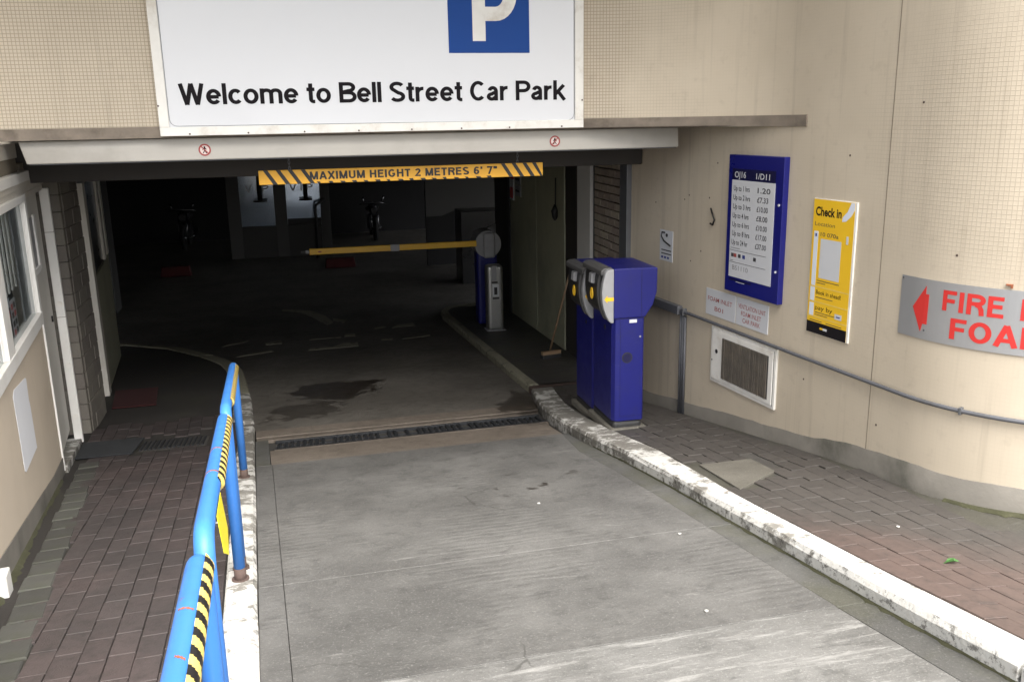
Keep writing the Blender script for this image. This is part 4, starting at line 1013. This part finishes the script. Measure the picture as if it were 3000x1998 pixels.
hbox('white_band', 2.2, 7.4, -.37, -.301, -.15, .03, M['upvc']); hbox('cornice', 2.2, 8.75, -.415, -.371, -.15, .012, M['cream']); hbox('head_rail', 2.2, 8.7, -.455, -.416, -.15, .0, M['cream'])
hbox('brown_panel', 7.35, 8.4, -.355, -.25, -.15, -.02, M['beige_panel'])
leaflets = thing('leaflet_display', 'red and white leaflets with bold print standing inside the hut window', 'leaflets', tuple(hp(6.1, -1.36, -.04)))
for i, (y0, y1, z0, z1, m) in enumerate(((5.88, 6.34, -1.30, -1.03, 'machine_dark'), (5.90, 6.16, -1.10, -1.04, 'poster_pale'), (5.90, 6.10, -1.16, -1.11, 'red'), (6.12, 6.32, -1.30, -1.06, 'print_white'))):
    hbox('leaflet', y0, y1, z0, z1, -.040+.004*i, -.038+.004*i, M[m], leaflets, 0)
for r_ in range(4):
    for q_ in range(2): hbox('print_block', 6.14+q_*.09, 6.20+q_*.09, -1.285+r_*.055, -1.25+r_*.055, -.0255, -.0245, M['red' if (r_+q_) % 3 == 0 else 'black'], leaflets, 0)
dz0 = zl(-2, 7.7)
door = hbox('door', 7.17, 8.26, -2.62, -.47, -.10, -.05, M['door'])
hbox('door_frame', 7.151, 7.185, -2.60, -.456, -.12, .012, M['upvc'], hut); hbox('door_header', 7.186, 8.3, -.50, -.456, -.12, .0, M['cream'], hut)
dw = hbox('door_window', 7.42, 7.78, -1.06, -.68, -.05, -.044, M['machine_grey'], door, 0)
hbox('window_frame', 7.78, 7.86, -1.10, -.66, -.049, -.03, M['upvc'], door); hbox('window_frame', 7.40, 7.779, -1.11, -1.061, -.049, -.03, M['upvc'], door)
tube('handle', [hp(7.24, -1.62, -.05), hp(7.24, -1.62, -.02), hp(7.24, -1.70, -.02)], .009, M['grey_metal'], door, 8)
tube('hinge_pin', [hp(8.12, -1.55, -.045), hp(8.12, -1.60, -.045)], .01, M['black'], door, 8)
prism('threshold', [hp(7.16, -2.56, -.1), hp(7.16, -2.56, .03), hp(8.35, -2.73, .03), hp(8.35, -2.73, -.1)], (0, 0, -.12), M['kerb_grey'], hut, bevel=.006)
wp = thing('white_door_post', 'tall white steel post with round caps beside the hut door', 'post', tuple(hp(8.3, -2.75)))
a = hp(8.28, -2.76, -.028)
obox('post', a, hn*.072, hd*.06, (0, 0, 2.27), M['upvc'], wp, .006)
for z in (-2.51, -2.03, -1.48):
    c_ = hp(8.28, z, .008); tube('cap', [c_, c_-hd*.008], .024, M['frame_white'], wp, 16)
for z in (-.86, -1.60): obox('joint_line', hp(8.28, z, -.029)-hd*.001, hn*.074, hd*.03, (0, 0, .004), M['strip'], wp, 0)
nt_ = thing('paper_notice', 'blank white paper notice pasted low on the hut wall', 'notice', tuple(hp(5.8, -2.03)))
prism('sheet', [hp(5.56, -1.53, .002), hp(5.565, -2.00, .002), hp(5.60, -2.02, .002), hp(6.10, -2.035, .002), hp(6.09, -1.75, .002), hp(6.07, -1.70, .002), hp(6.09, -1.56, .002), hp(6.04, -1.545, .002), hp(5.62, -1.505, .002)], hn*.002, M['paper'], nt_)
np_ = thing('near_wall_post', 'white post end at the left edge against the hut wall', 'post', tuple(hp(4.4, -2.2)))
obox('post', hp(4.38, -2.45, .0), hn*.05, hd*.12, (0, 0, .34), M['upvc'], np_, .006); obox('foot_block', hp(4.2, -2.40, .01), hn*.10, hd*.16, (0, 0, .16), M['paver_grey'], np_, .012)
# brick pier beyond the door
pier = thing('stone_pier', 'grey brown stone pier behind the white door post', 'pier', (-2.02, 8.75, zl(-2, 8.8)))
box('core', (-2.45, 8.61, -3.0), (-2.055, 9.24, CZ), M['mortar'], pier, 0)
z = zl(-2, 8.7)-.02; row = 0
while z < CZ-.09:
    h = .148
    segs = ((-2.45, -2.25), (-2.245, -2.045)) if row % 2 else ((-2.45, -2.34), (-2.335, -2.15), (-2.145, -2.045))
    for x0, x1 in segs:
        o = link(bpy.data.objects.new('stone', wall_brick('pf%.3f' % (x1-x0), .06, h-.004, x1-x0+.002, M['pier_brick']))); attach(o, pier)
        o.matrix_basis = Matrix.Translation(((x0+x1)/2, 8.615+random.uniform(-.004, .004), z+h/2))
    segs = ((8.65, 8.95), (8.96, 9.25)) if row % 2 else ((8.65, 8.80), (8.81, 9.08), (9.09, 9.25))
    for y0, y1 in segs:
        o = link(bpy.data.objects.new('stone', wall_brick('ps%.3f' % (y1-y0), y1-y0+.004, h-.004, .05, M['pier_brick']))); attach(o, pier)
        o.matrix_basis = Matrix.Translation((-2.06+random.uniform(-.004, .004), (y0+y1)/2, z+h/2))
    z += h; row += 1
# olive partition with window
op = thing('olive_partition', 'olive green door panel with a dark window behind the stone pier', 'partition', (-2.3, 11.2, zl(-2.3, 11)))
pa, pb = V((-2.20, 10.15, -3.1)), V((-2.52, 12.7, -3.1)); pdv = pb-pa; pn = V((pdv.y, -pdv.x, 0)).normalized()
def pbx(name, t0, t1, z0, z1, o0, o1, m, parent=op): return obox(name, pa+pdv*t0+pn*o0+V((0, 0, z0+3.1)), pdv*(t1-t0), pn*(o1-o0), (0, 0, z1-z0), m, parent, .003)
pbx('lower_panel', .10, 1, -3.1, -1.62, -.05, 0, M['olive_light']); pbx('stile', 0, .0995, -3.1, -.56, -.05, .02, M['cream']); pbx('pane', .10, .74, -1.619, -.58, -.03, -.02, M['dark_body']); pbx('stile', .741, .83, -1.619, -.58, -.05, .01, M['cream']); pbx('stile', .92, 1, -1.619, -.58, -.05, .01, M['cream']); pbx('pane', .831, .919, -1.619, -.58, -.03, -.02, M['inner_wall']); pbx('head', 0, 1, -.559, -.42, -.05, .05, M['inner_pale'])
hr_ = thing('hose_reel', 'small red box with a dark hose loop on the wall past the olive partition', 'hose reel', (-3.6, 16.9, -1.95))
box('red_box', (-3.62, 16.85, -2.15), (-3.42, 16.99, -1.93), M['red_block'], hr_, .01)
tube('hose_loop', [(-3.5+.14*math.cos(a), 16.9, -1.68+.2*math.sin(a)) for a in [k*math.pi/12 for k in range(25)]], .03, M['tyre'], hr_, 8)

# ------------------------------------------------------------------ blue railing hoops on the left kerb
def kz(y): x = lkx(y)-.075; return V((x, y, zr(x, y)+.037))
H_ = .845; TR = .0275
def hoop(y0, y1, lab, tapes, bands, drops=(), lean=0):
    a, b = kz(y0), kz(y1)
    t = thing('railing_hoop', lab, 'railing', tuple((a+b)/2), 'blue railing hoops on the left kerb')
    at, bt = a+V((0, 0, H_)), b+V((0, 0, H_))
    pts_ = fillet([a, at, bt, b], .11, 8)
    tube('tube_frame', pts_, TR, M['rail_blue'], t, 20)
    for p in (a, b):
        tube('foot_sleeve', [p+V((0, 0, -.02)), p+V((0, 0, .07))], TR+.0015, M['rust_dark'], t, 16); tube('weld_ring', [p, p+V((0, 0, .012))], TR+.014, M['rust_dark'], t, 16)
    ax = (bt-at); L = ax.length; ax.normalize(); sx = ax.cross(V((0, 0, 1))).normalized(); sz = sx.cross(ax)
    for (f0, f1) in tapes:
        vv, ff, mi = [], [], []
        nt2, na = int((f1-f0)*L/.006)+2, 13
        for i in range(nt2):
            for k in range(na):
                th = R(48)-k/(na-1)*R(140)
                rr_ = TR+.0015+.011*math.sin(math.pi*k/(na-1))*min(1, i/5, (nt2-1-i)/5)
                vv.append(at+ax*((f0+(f1-f0)*i/(nt2-1))*L)+sx*(math.cos(th)*rr_)+sz*(math.sin(th)*rr_))
        for i in range(nt2-1):
            for k in range(na-1):
                ff.append((i*na+k, i*na+k+1, (i+1)*na+k+1, (i+1)*na+k))
                u_ = (f0+(f1-f0)*(i+.5)/(nt2-1))*L+(k/na)*.085
                mi.append(0 if (u_/.085) % 1 < .5 else 1)
        mesh('hazard_tape', vv, ff, [M['tape_yellow'], M['tape_black']], t, smooth=True, midx=mi)
    for f in bands:
        p = at+ax*(f*L); tube('rust_band', [p-ax*.006, p+ax*.008], TR+.0008, M['rust'], t, 16)
    for (f, w_, h_) in drops:
        p = at+ax*(f*L)+sx*(TR+.003)
        prism('loose_tape', [p+sz*.01, p+ax*w_+sz*.008, p+ax*(w_*.96)-sz*h_*.8+sx*.012, p+ax*(w_*.3)-sz*h_+sx*.018, p-sz*h_*.75+sx*.01], sx*.0012, M['tape_bright'], t)
    return t
hoop(.2, 2.13, 'nearest blue railing hoop, cut off by the bottom of the picture', [(.50, .97)], [], ())
hoop(2.27, 4.16, 'middle blue railing hoop with two rust rings and a hanging yellow tape end', [(.30, .96)], [.35, .55], [(.08, .28, .13)])
hoop(4.32, 6.29, 'farthest blue railing hoop, ending where the kerb curves away', [(.12, .93)], [])
# scratches of bare metal on the nearest hoop
n0 = [o for o in bpy.data.objects if o.name.startswith('railing_hoop')][0]
a, b = kz(.2)+V((0, 0, H_)), kz(2.13)+V((0, 0, H_)); ax = (b-a).normalized()
for f, k in ((.78, 1), (.66, .6)):
    c_ = a+(b-a)*f
    vv = []
    for i in range(7):
        th = R(60+i*11*k); vv += [c_+ax*(.004*(i % 2)+i*.002)+V((math.cos(th), 0, math.sin(th)))*(TR+.0007), c_+ax*(.010+.004*((i+1) % 2)+i*.002)+V((math.cos(th), 0, math.sin(th)))*(TR+.0007)]
    mesh('scratch', vv, [(2*i, 2*i+1, 2*i+3, 2*i+2) for i in range(6)], M['rust'], n0)

# ------------------------------------------------------------------ ticket machines
def machine(x0, y0, y1, lab):
    z = zp(x0+.1, y0); 
    t = thing('ticket_machine', lab, 'ticket machine', (x0+.12, (y0+y1)/2, z), 'blue ticket machines')
    yl = y1-y0
    prism('mortar_bed', [(x0-.03, y0-.03, z-.05), (x0+.28, y0-.03, z-.05), (x0+.29, y1+.03, z-.06), (x0-.03, y1+.03, z-.06)], (0, 0, .058), M['patch'], t, bevel=.01)
    box('base_skirt', (x0+.005, y0+.004, z-.05), (x0+.252, y1-.004, z+.06), M['machine_dark'], t, .03, 3)
    col = prism('column', [(x0, y0+.05, z+.06), (x0+.02, y0+.012, z+.06), (x0+.05, y0, z+.06), (x0+.245, y0, z+.06), (x0+.257, y0+.012, z+.06), (x0+.257, y1-.012, z+.06), (x0+.245, y1, z+.06), (x0+.05, y1, z+.06), (x0+.02, y1-.012, z+.06), (x0, y1-.05, z+.06)], (0, 0, .86), M['blue'], t, bevel=.003)
    tube('lock', [(x0+.115, y0+.002, z+.585), (x0+.115, y0-.006, z+.585)], .036, M['panel_navy'], col, 20); tube('lock_ring', [(x0+.115, y0+.001, z+.585), (x0+.115, y0-.003, z+.585)], .044, M['machine_dark'], col, 20)
    obox('sticker', (x0+.13, y0-.001, z+.865), (.062, 0, 0), (0, -.001, 0), (0, 0, .026), M['print_white'], col, 0)
    # head: blue housing, grey bulging end cheeks, dark recessed front between them
    prism('head_housing', [(x0, y0-.004, z+.905), (x0+.26, y0-.004, z+.905), (x0+.325, y0-.004, z+1.0), (x0+.355, y0-.004, z+1.10), (x0+.358, y0-.004, z+1.285), (x0+.35, y0-.004, z+1.295), (x0, y0-.004, z+1.30)], (0, yl+.008, 0), M['blue'], t, bevel=.008, seg=3)
    prof = [(p*.85, q) for p, q in [(0, 1.298), (-.055, 1.292), (-.082, 1.275), (-.092, 1.235), (-.108, 1.18), (-.116, 1.12), (-.112, 1.05), (-.096, .985), (-.07, .925), (-.042, .885), (-.022, .872), (0, .872)]]
    for k, (ya, yb) in enumerate(((y0-.006, y0+.045), (y0+.135, y0+.165))):
        ck = prism('end_cheek' if k == 0 else 'centre_rib', [(x0+a-.0005, ya, z+b) for a, b in (prof if k == 0 else [(p*.9, q) for p, q in prof])], (0, yb-ya, 0), M['machine_grey' if k == 0 else 'machine_mid'], t, bevel=.008, seg=3)
    in_ = [(0, 1.27), (-.045, 1.27), (-.06, 1.2), (-.066, 1.12), (-.06, 1.04), (-.04, .95), (0, .90)]
    prism('front_panel', [(x0+a-.001, y0+.046, z+b) for a, b in in_], (0, yl-.05, 0), M['machine_dark'], t, bevel=.004)
    prism('brow', [(x0+a-.001, y0+.046, z+b) for a, b in ((0, 1.303), (-.06, 1.299), (-.088, 1.28), (-.09, 1.25), (-.07, 1.235), (0, 1.25))], (0, yl-.05, 0), M['machine_mid'], t, bevel=.008, seg=3)
    for yy in (y0+.27,):
        prism('screen_hood', [(x0+a, yy, z+b) for a, b in ((-.05, 1.235), (-.09, 1.225), (-.096, 1.15), (-.065, 1.14))], (0, .07, 0), M['machine_grey'], t, bevel=.006)
        c_ = V((x0-.078, yy+.035, z+1.055)); ring = [c_+V((-.0, .024*math.cos(a), .036*math.sin(a)+(.012 if math.sin(a) > .8 else 0))) for a in [k*math.pi/8 for k in range(17)]]
        tube('ticket_slot', ring, .007, M['arrow_yellow'], t, 8, False)
    obox('seam', (x0+.004, y0-.0045, z+.902), (.25, 0, 0), (0, -.0008, 0), (0, 0, .004), M['panel_navy'], t, 0)
    obox('seam', (x0+.225, y0-.0045, z+.91), (.0035, 0, 0), (0, -.0008, 0), (0, 0, .38), M['panel_navy'], t, 0)
    obox('door_seam', (x0+.057, y0-.0004, z+.10), (.003, 0, 0), (0, -.0006, 0), (0, 0, .78), M['panel_navy'], t, 0)
    obox('door_seam', (x0+.057, y0-.0004, z+.10), (.19, 0, 0), (0, -.0006, 0), (0, 0, .003), M['panel_navy'], t, 0)
    tube('key_lock', [(x0+.222, y0+.001, z+.75), (x0+.222, y0-.003, z+.75)], .008, M['machine_grey'], t, 12)
    tube('speaker_hole', [(x0-.0005, y0+.20, z+.80), (x0-.003, y0+.20, z+.80)], .02, M['machine_dark'], t, 12)
    # yellow arrow on the near cheek, pointing to the lane
    A = [(-.080, 1.065), (-.055, 1.095), (-.055, 1.078), (-.004, 1.078), (-.004, 1.050), (-.055, 1.050), (-.055, 1.034)]
    prism('arrow', [(x0+a, y0-.0065, z+b) for a, b in A], (0, -.001, 0), M['arrow_yellow'], t)
    return t
machine(2.318, 6.40, 6.92, 'nearer of the two blue ticket machines on the right kerb')
machine(2.345, 6.965, 7.49, 'farther blue ticket machine, half hidden behind the nearer one')

# ------------------------------------------------------------------ fittings on the right wall
def wprism(name, pts2, off, th, m, parent, bevel=0, dense=False):
    """polygon in wall coordinates (s, z), lying off metres out from the face"""
    if dense:
        q = []
        for (a, b), (c, d) in zip(pts2, pts2[1:]+pts2[:1]):
            n = max(1, int(abs(c-a)/.03)); q += [(a+(c-a)*i/n, b+(d-b)*i/n) for i in range(n)]
        pts2 = q
    n = len(pts2); v = [wpt(s, z, off) for s, z in pts2]+[wpt(s, z, off+th) for s, z in pts2]
    f = [tuple(range(n)), tuple(range(2*n-1, n-1, -1))]+[(i, (i+1) % n, n+(i+1) % n, n+i) for i in range(n)]
    return mesh(name, v, f, m, parent, bevel=bevel)
def wrect(name, s0, s1, z0, z1, off, th, m, parent, bevel=0): return wprism(name, [(s0, z0), (s1, z0), (s1, z1), (s0, z1)], off, th, m, parent, bevel)
def wtext(body, s0, z0, wid, hei, off, m, parent, offset=.0): return lettering(body, lambda a, b: wpt(s0+a, z0+b, off), wid, hei, m, parent, offset)
# tariff board
s0, s1 = sy(6.13), sy(5.475)
tb = thing('tariff_board', 'tall blue framed tariff board with a white price list', 'sign', tuple(wpt((s0+s1)/2, -1.29)))
wrect('board', s0, s1, -1.285, -.277, .0, .045, M['panel_blue'], tb, .004)
wrect('header', s0+.055, s1-.085, -.455, -.375, .0455, .002, M['panel_navy'], tb)
wrect('price_sheet', s0+.055, s1-.085, -1.17, -.457, .0455, .003, M['print_white'], tb)
o1 = .0492
wtext('OJ16', s0+.085, -.44, .14, .045, .0482, M['print_white'], tb, .01); wtext('1/D11', s0+.35, -.44, .16, .042, .0482, M['print_white'], tb, .01)
for i, (a, b) in enumerate((('Up to 1 hrs', '1.20'), ('Up to 2 hrs', '£7.33'), ('Up to 3 hrs', '£10.00'), ('Up to 4 hrs', '£8.00'), ('Up to 6 hrs', '£10.00'), ('Up to 8 hrs', '£17.00'), ('Up to 24 hr', '£37.00'))):
    z = -.535-i*.0655
    wtext(a, s0+.08, z, .2+.01*(i % 3), .038, o1, M['print_grey'], tb, .014); wtext(b, s0+.375, z, .13 if i else .15, .038, o1, M['print_grey'], tb, .014)
for z, a, b in ((-.955, .07, .19), (-.972, .06, .51), (-1.06, .06, .51), (-1.048, .07, .11)): wrect('print_line', s0+a, s0+b, z, z+.003, .0487, .0006, M['print_grey'], tb)
for a, m in ((.08, 'print_grey'), (.115, 'print_red'), (.17, 'print_grey'), (.225, 'print_blue'), (.28, 'print_white'), (.36, 'print_grey')): wrect('card_logo', s0+a, s0+a+.033, -1.02, -.993, .0487, .0006, M[m], tb)
wtext('BS1110', s0+.10, -1.115, .2, .035, o1, M['machine_grey'], tb, 0)
wrect('footer_line', s0+.055, s0+.34, -1.20, -1.185, .0455, .001, M['panel_navy'], tb); wrect('footer_mark', s0+.15, s0+.26, -1.205, -1.2, .0455, .001, M['print_white'], tb)
for z in (-.60, -1.06): tube('lock_stud', [wpt(s1-.035, z, .045), wpt(s1-.035, z, .05)], .009, M['sign_white'], tb, 12)
# yellow check-in poster
s0, s1 = sy(5.19), sy(4.79)
yp = thing('check_in_poster', 'tall yellow check in poster with a black foot', 'poster', tuple(wpt((s0+s1)/2, -1.407)))
wrect('backing', s0, s1, -1.407, -.527, .0, .012, M['frame_white'], yp, .001); W_ = s1-s0
wrect('yellow_face', s0+.002, s1-.016, -1.405, -.531, .0122, .0008, M['poster_yellow'], yp)
wrect('black_foot', s0+.002, s1-.016, -1.405, -1.33, .0132, .0006, M['letter_black'], yp)
wtext('Check in', s0+.025, -.635, .245, .058, .0136, M['letter_black'], yp, .03)
arc = [(s1-.13+.13*math.cos(a)-.0, -.53-.14*math.sin(a)) for a in (0,)]
wprism('pale_swoosh', [(s1-.018, -.532), (s1-.018, -.575), (s1-.045, -.615), (s1-.09, -.65), (s1-.125, -.655), (s1-.12, -.625), (s1-.08, -.59), (s1-.05, -.532)], .0132, .0006, M['poster_pale'], yp)
wtext('Location', s0+.025, -.70, .19, .026, .0136, M['print_grey'], yp, -.004)
wrect('side_bar', s0+.022, s0+.062, -1.09, -.735, .0132, .0006, M['poster_pale'], yp); wrect('side_bar', s0+.018, s0+.062, -1.19, -1.10, .0132, .0006, M['poster_pale'], yp); wrect('side_bar', s0+.018, s0+.062, -1.29, -1.205, .0132, .0006, M['poster_pale'], yp)
wtext('10 070a', s0+.085, -.765, .17, .026, .0136, M['print_grey'], yp, .004)
wrect('blank_panel', s0+.09, s0+.285, -1.035, -.78, .0132, .0006, M['print_white'], yp)
for a, b, z in ((.075, .29, -1.055), (.075, .16, -1.07), (.075, .24, -1.165), (.075, .27, -1.265), (.075, .2, -1.28), (.03, .15, -1.322), (.19, .34, -1.322)): wrect('print_line', s0+a, s0+b, z, z+.004, .0132, .0006, M['print_grey'], yp)
wtext('Book in ahead!', s0+.075, -1.143, .24, .028, .0136, M['letter_black'], yp, .006); wtext('pay by', s0+.075, -1.245, .17, .03, .0136, M['letter_black'], yp, 0)
for z in (-1.097, -1.198, -1.298): wrect('pale_rule', s0+.004, s1-.018, z, z+.006, .0132, .0005, M['tape_yellow'], yp)
wrect('white_tab', s0+.27, s0+.335, -1.275, -1.24, .0138, .0005, M['print_white'], yp); wrect('blue_dash', s0+.285, s0+.32, -1.262, -1.254, .0144, .0003, M['print_blue'], yp)
wrect('mini_logo', s0+.135, s0+.165, -1.37, -1.357, .0140, .0004, M['poster_yellow'], yp); wrect('mini_logo', s0+.166, s0+.205, -1.372, -1.357, .0140, .0004, M['print_white'], yp)
wrect('phone_icon', s1-.075, s1-.055, -.79, -.74, .0132, .0006, M['print_white'], yp); wrect('step_icon', s0+.034, s0+.05, -.77, -.75, .0140, .0004, M['print_blue'], yp)
# the two small white plates
for (ya, yb, lab, lines) in ((6.44, 6.03, 'left of two small white plates with red print above the louvred hatch', (('FOAM INLET', .03, -1.42, .34), ('B01', .13, -1.492, .12))),
                             (6.02, 5.62, 'right of two small white plates with red print above the louvred hatch', (('VENTILATION UNIT', .03, -1.405, .34), ('FOAM INLET', .07, -1.457, .25), ('CAR PARK', .09, -1.508, .22)))):
    a, b = sy(ya), sy(yb)
    t = thing('wall_plate', lab, 'sign', tuple(wpt((a+b)/2, -1.535)), 'small white wall plates'); wrect('plate', a, b, -1.535, -1.325, .0, .006, M['print_white'], t, .002)
    for body, dx, z, wd in lines: wtext(body, a+dx, z, wd, .035, .0066, M['print_red'], t, .004)
a, b = sy(7.21), sy(6.99)
t = thing('small_notice', 'small white notice with a looping black symbol beside the steel frame', 'notice', tuple(wpt(a+.1, -1.207)))
wrect('plate', a, b, -1.207, -.943, 0, .004, M['print_white'], t, .001)
tube('symbol', [wpt(a+.09, -.965, .006), wpt(a+.04, -.965, .006), wpt(a+.03, -1.0, .006), wpt(a+.07, -1.035, .006), wpt(a+.12, -1.05, .006), wpt(a+.19, -1.07, .006)], .007, M['black'], t, 6)
tube('symbol_dot', [wpt(a+.12, -.985, .004), wpt(a+.12, -.985, .006)], .016, M['black'], t, 12)
for z in (-1.12, -1.15): wrect('print_line', a+.03, b-.02, z, z+.01, .0042, .0005, M['print_grey'], t)
for k in range(3): wrect('print_block', a+.03+k*.05, a+.065+k*.05, -1.187, -1.168, .0042, .0005, M['print_blue'], t)
# hook left of the board
t = thing('wall_hook', 'bent black wire hook left of the tariff board', 'hook', tuple(wpt(sy(6.4), -.75)))
tube('wire', [wpt(sy(6.42), -.70, .004), wpt(sy(6.37), -.74, .02), wpt(sy(6.34), -.78, .02), wpt(sy(6.36), -.82, .02), wpt(sy(6.41), -.815, .012)], .007, M['black'], t, 8)
# louvred hatch
a, b = sy(6.325), sy(5.485)
gh = thing('louvred_hatch', 'white framed hatch with a brown louvred panel low on the wall', 'hatch', tuple(wpt((a+b)/2, -2.06)))
wprism('frame', [(a, -2.06), (b, -2.06), (b, -1.61), (a, -1.61)], 0, .018, M['frame_white'], gh, .003)
wrect('door_panel', a+.028, b-.03, -2.03, -1.635, .0185, .008, M['frame_white'], gh, .002)
for s_a, s_b, z0, z1 in ((a+.02, a+.024, -2.04, -1.63), (b-.027, b-.023, -2.04, -1.63)): wrect('shadow_gap', s_a, s_b, z0, z1, .0185, .001, M['print_grey'], gh)
wrect('recess', a+.175, b-.075, -2.0, -1.675, .0268, .001, M['machine_dark'], gh)
s_ = a+.18
while s_ < b-.085:
    wrect('slat', s_, s_+.014, -1.998, -1.677, .028, .006+random.uniform(0, .003), M['mesh_brown'], gh); s_ += .0225
tube('keyhole', [wpt(a+.095, -1.80, .026), wpt(a+.095, -1.80, .029)], .017, M['black'], gh, 12); tube('stud', [wpt(a+.035, -1.88, .026), wpt(a+.035, -1.88, .029)], .007, M['print_grey'], gh, 8)
# conduit following the wall
cp = thing('wall_conduit', 'grey plastic conduit running along the wall and round its curve', 'conduit', tuple(wpt(sy(6), -1.6)))
tube('pipe', [wpt(s, -1.580-.012*min(1, max(0, (s-.5)/2)), .024) for s in frange(sy(7.5), SEND-5.2, 60)], .0125, M['pipe'], cp, 12)
wrect('thick_trunking', sy(7.6), sy(6.80), -1.62, -1.545, .002, .05, M['pipe'], cp, .006)
for y in (6.74,): wrect('clip', sy(y)-.012, sy(y)+.012, -1.615, -1.555, .001, .044, M['grey_metal'], cp, .003)
s_ = sy(4.0); wrect('clip', S1+.36, S1+.375, -1.612, -1.572, .001, .036, M['grey_metal'], cp, .003)
for k, lb in enumerate(('left of three thin vertical conduits under the wall conduit joint', 'middle of three thin vertical conduits under the wall conduit joint', 'right of three thin vertical conduits under the wall conduit joint')):
    s_ = sy(6.79)+k*.034; p = wpt(s_, 0, .02); o = tube('vertical_conduit', [wpt(s_, zp(p.x, p.y)-.01, .02), wpt(s_, -1.622, .02)], .0115, M['pipe'], None, 10); tag(o, lb, 'conduit', 'thin vertical conduits')
# fire sign on the curve
fs0 = sy(4.385); 
fsn = thing('fire_foam_sign', 'silver metal sign with red arrow and FIRE FOAM lettering on the curved wall', 'sign', tuple(wpt(fs0+.5, -1.244)))
FS1 = fs0+1.35
n_ = 40; vv = []
for i in range(n_):
    s = fs0+(FS1-fs0)*i/(n_-1)
    for o_, z in ((.004, -1.243), (.004, -.902), (.008, -.902), (.008, -1.243)): vv.append(wpt(s, z, o_))
ff = [(4*i+a, 4*i+(a+1) % 4, 4*i+4+(a+1) % 4, 4*i+4+a) for i in range(n_-1) for a in range(4)]+[(0, 1, 2, 3), tuple(4*n_-1-i for i in range(4))]
mesh('plate', vv, ff, M['sheet'], fsn)
def fx(px): return px
wprism('arrow', [(fs0+.100, -1.068), (fs0+.182, -.938), (fs0+.182, -.985), (fs0+.203, -.985), (fs0+.203, -1.155), (fs0+.175, -1.155), (fs0+.164, -1.202)], .0088, .0012, M['red'], fsn)
sign_letters('FIRE B', lambda a, b: wpt(fs0+.288+a, -1.056+b, .0098), .485, .112, M['red'], fsn, .19, .12, .475)
sign_letters('FOAM', lambda a, b: wpt(fs0+.343+a, -1.206+b, .0098), .475, .115, M['red'], fsn, .19, .1)
for s, z in ((fs0+.012, -.915), (fs0+.19, -1.19)): tube('screw', [wpt(s, z, .008), wpt(s, z, .012)], .006, M['grey_metal'], fsn, 8)
t = thing('rusty_bracket', 'tiny rusty bracket on the wall just above the fire sign', 'bracket', tuple(wpt(fs0+.62, -.89)))
wprism('bracket', [(fs0+.60, -.872), (fs0+.632, -.872), (fs0+.632, -.892), (fs0+.622, -.892), (fs0+.622, -.88), (fs0+.60, -.88)], .001, .012, M['rust'], t)
# old screw holes in the wall
for i, (y, z) in enumerate(((6.75, -.62), (6.82, -.66), (7.3, -.72), (6.35, -.35), (6.55, -1.05), (6.7, -1.15), (6.45, -.62), (4.35, .05), (4.9, -.25), (4.05, -.75), (5.2, -1.75), (4.5, -1.85))):
    c_ = sy(y); wprism('screw_hole', [(c_+.007*math.cos(a), z+.007*math.sin(a)) for a in [k*math.pi/4 for k in range(8)]], .0, .0015, M['rust_dark'], cw)
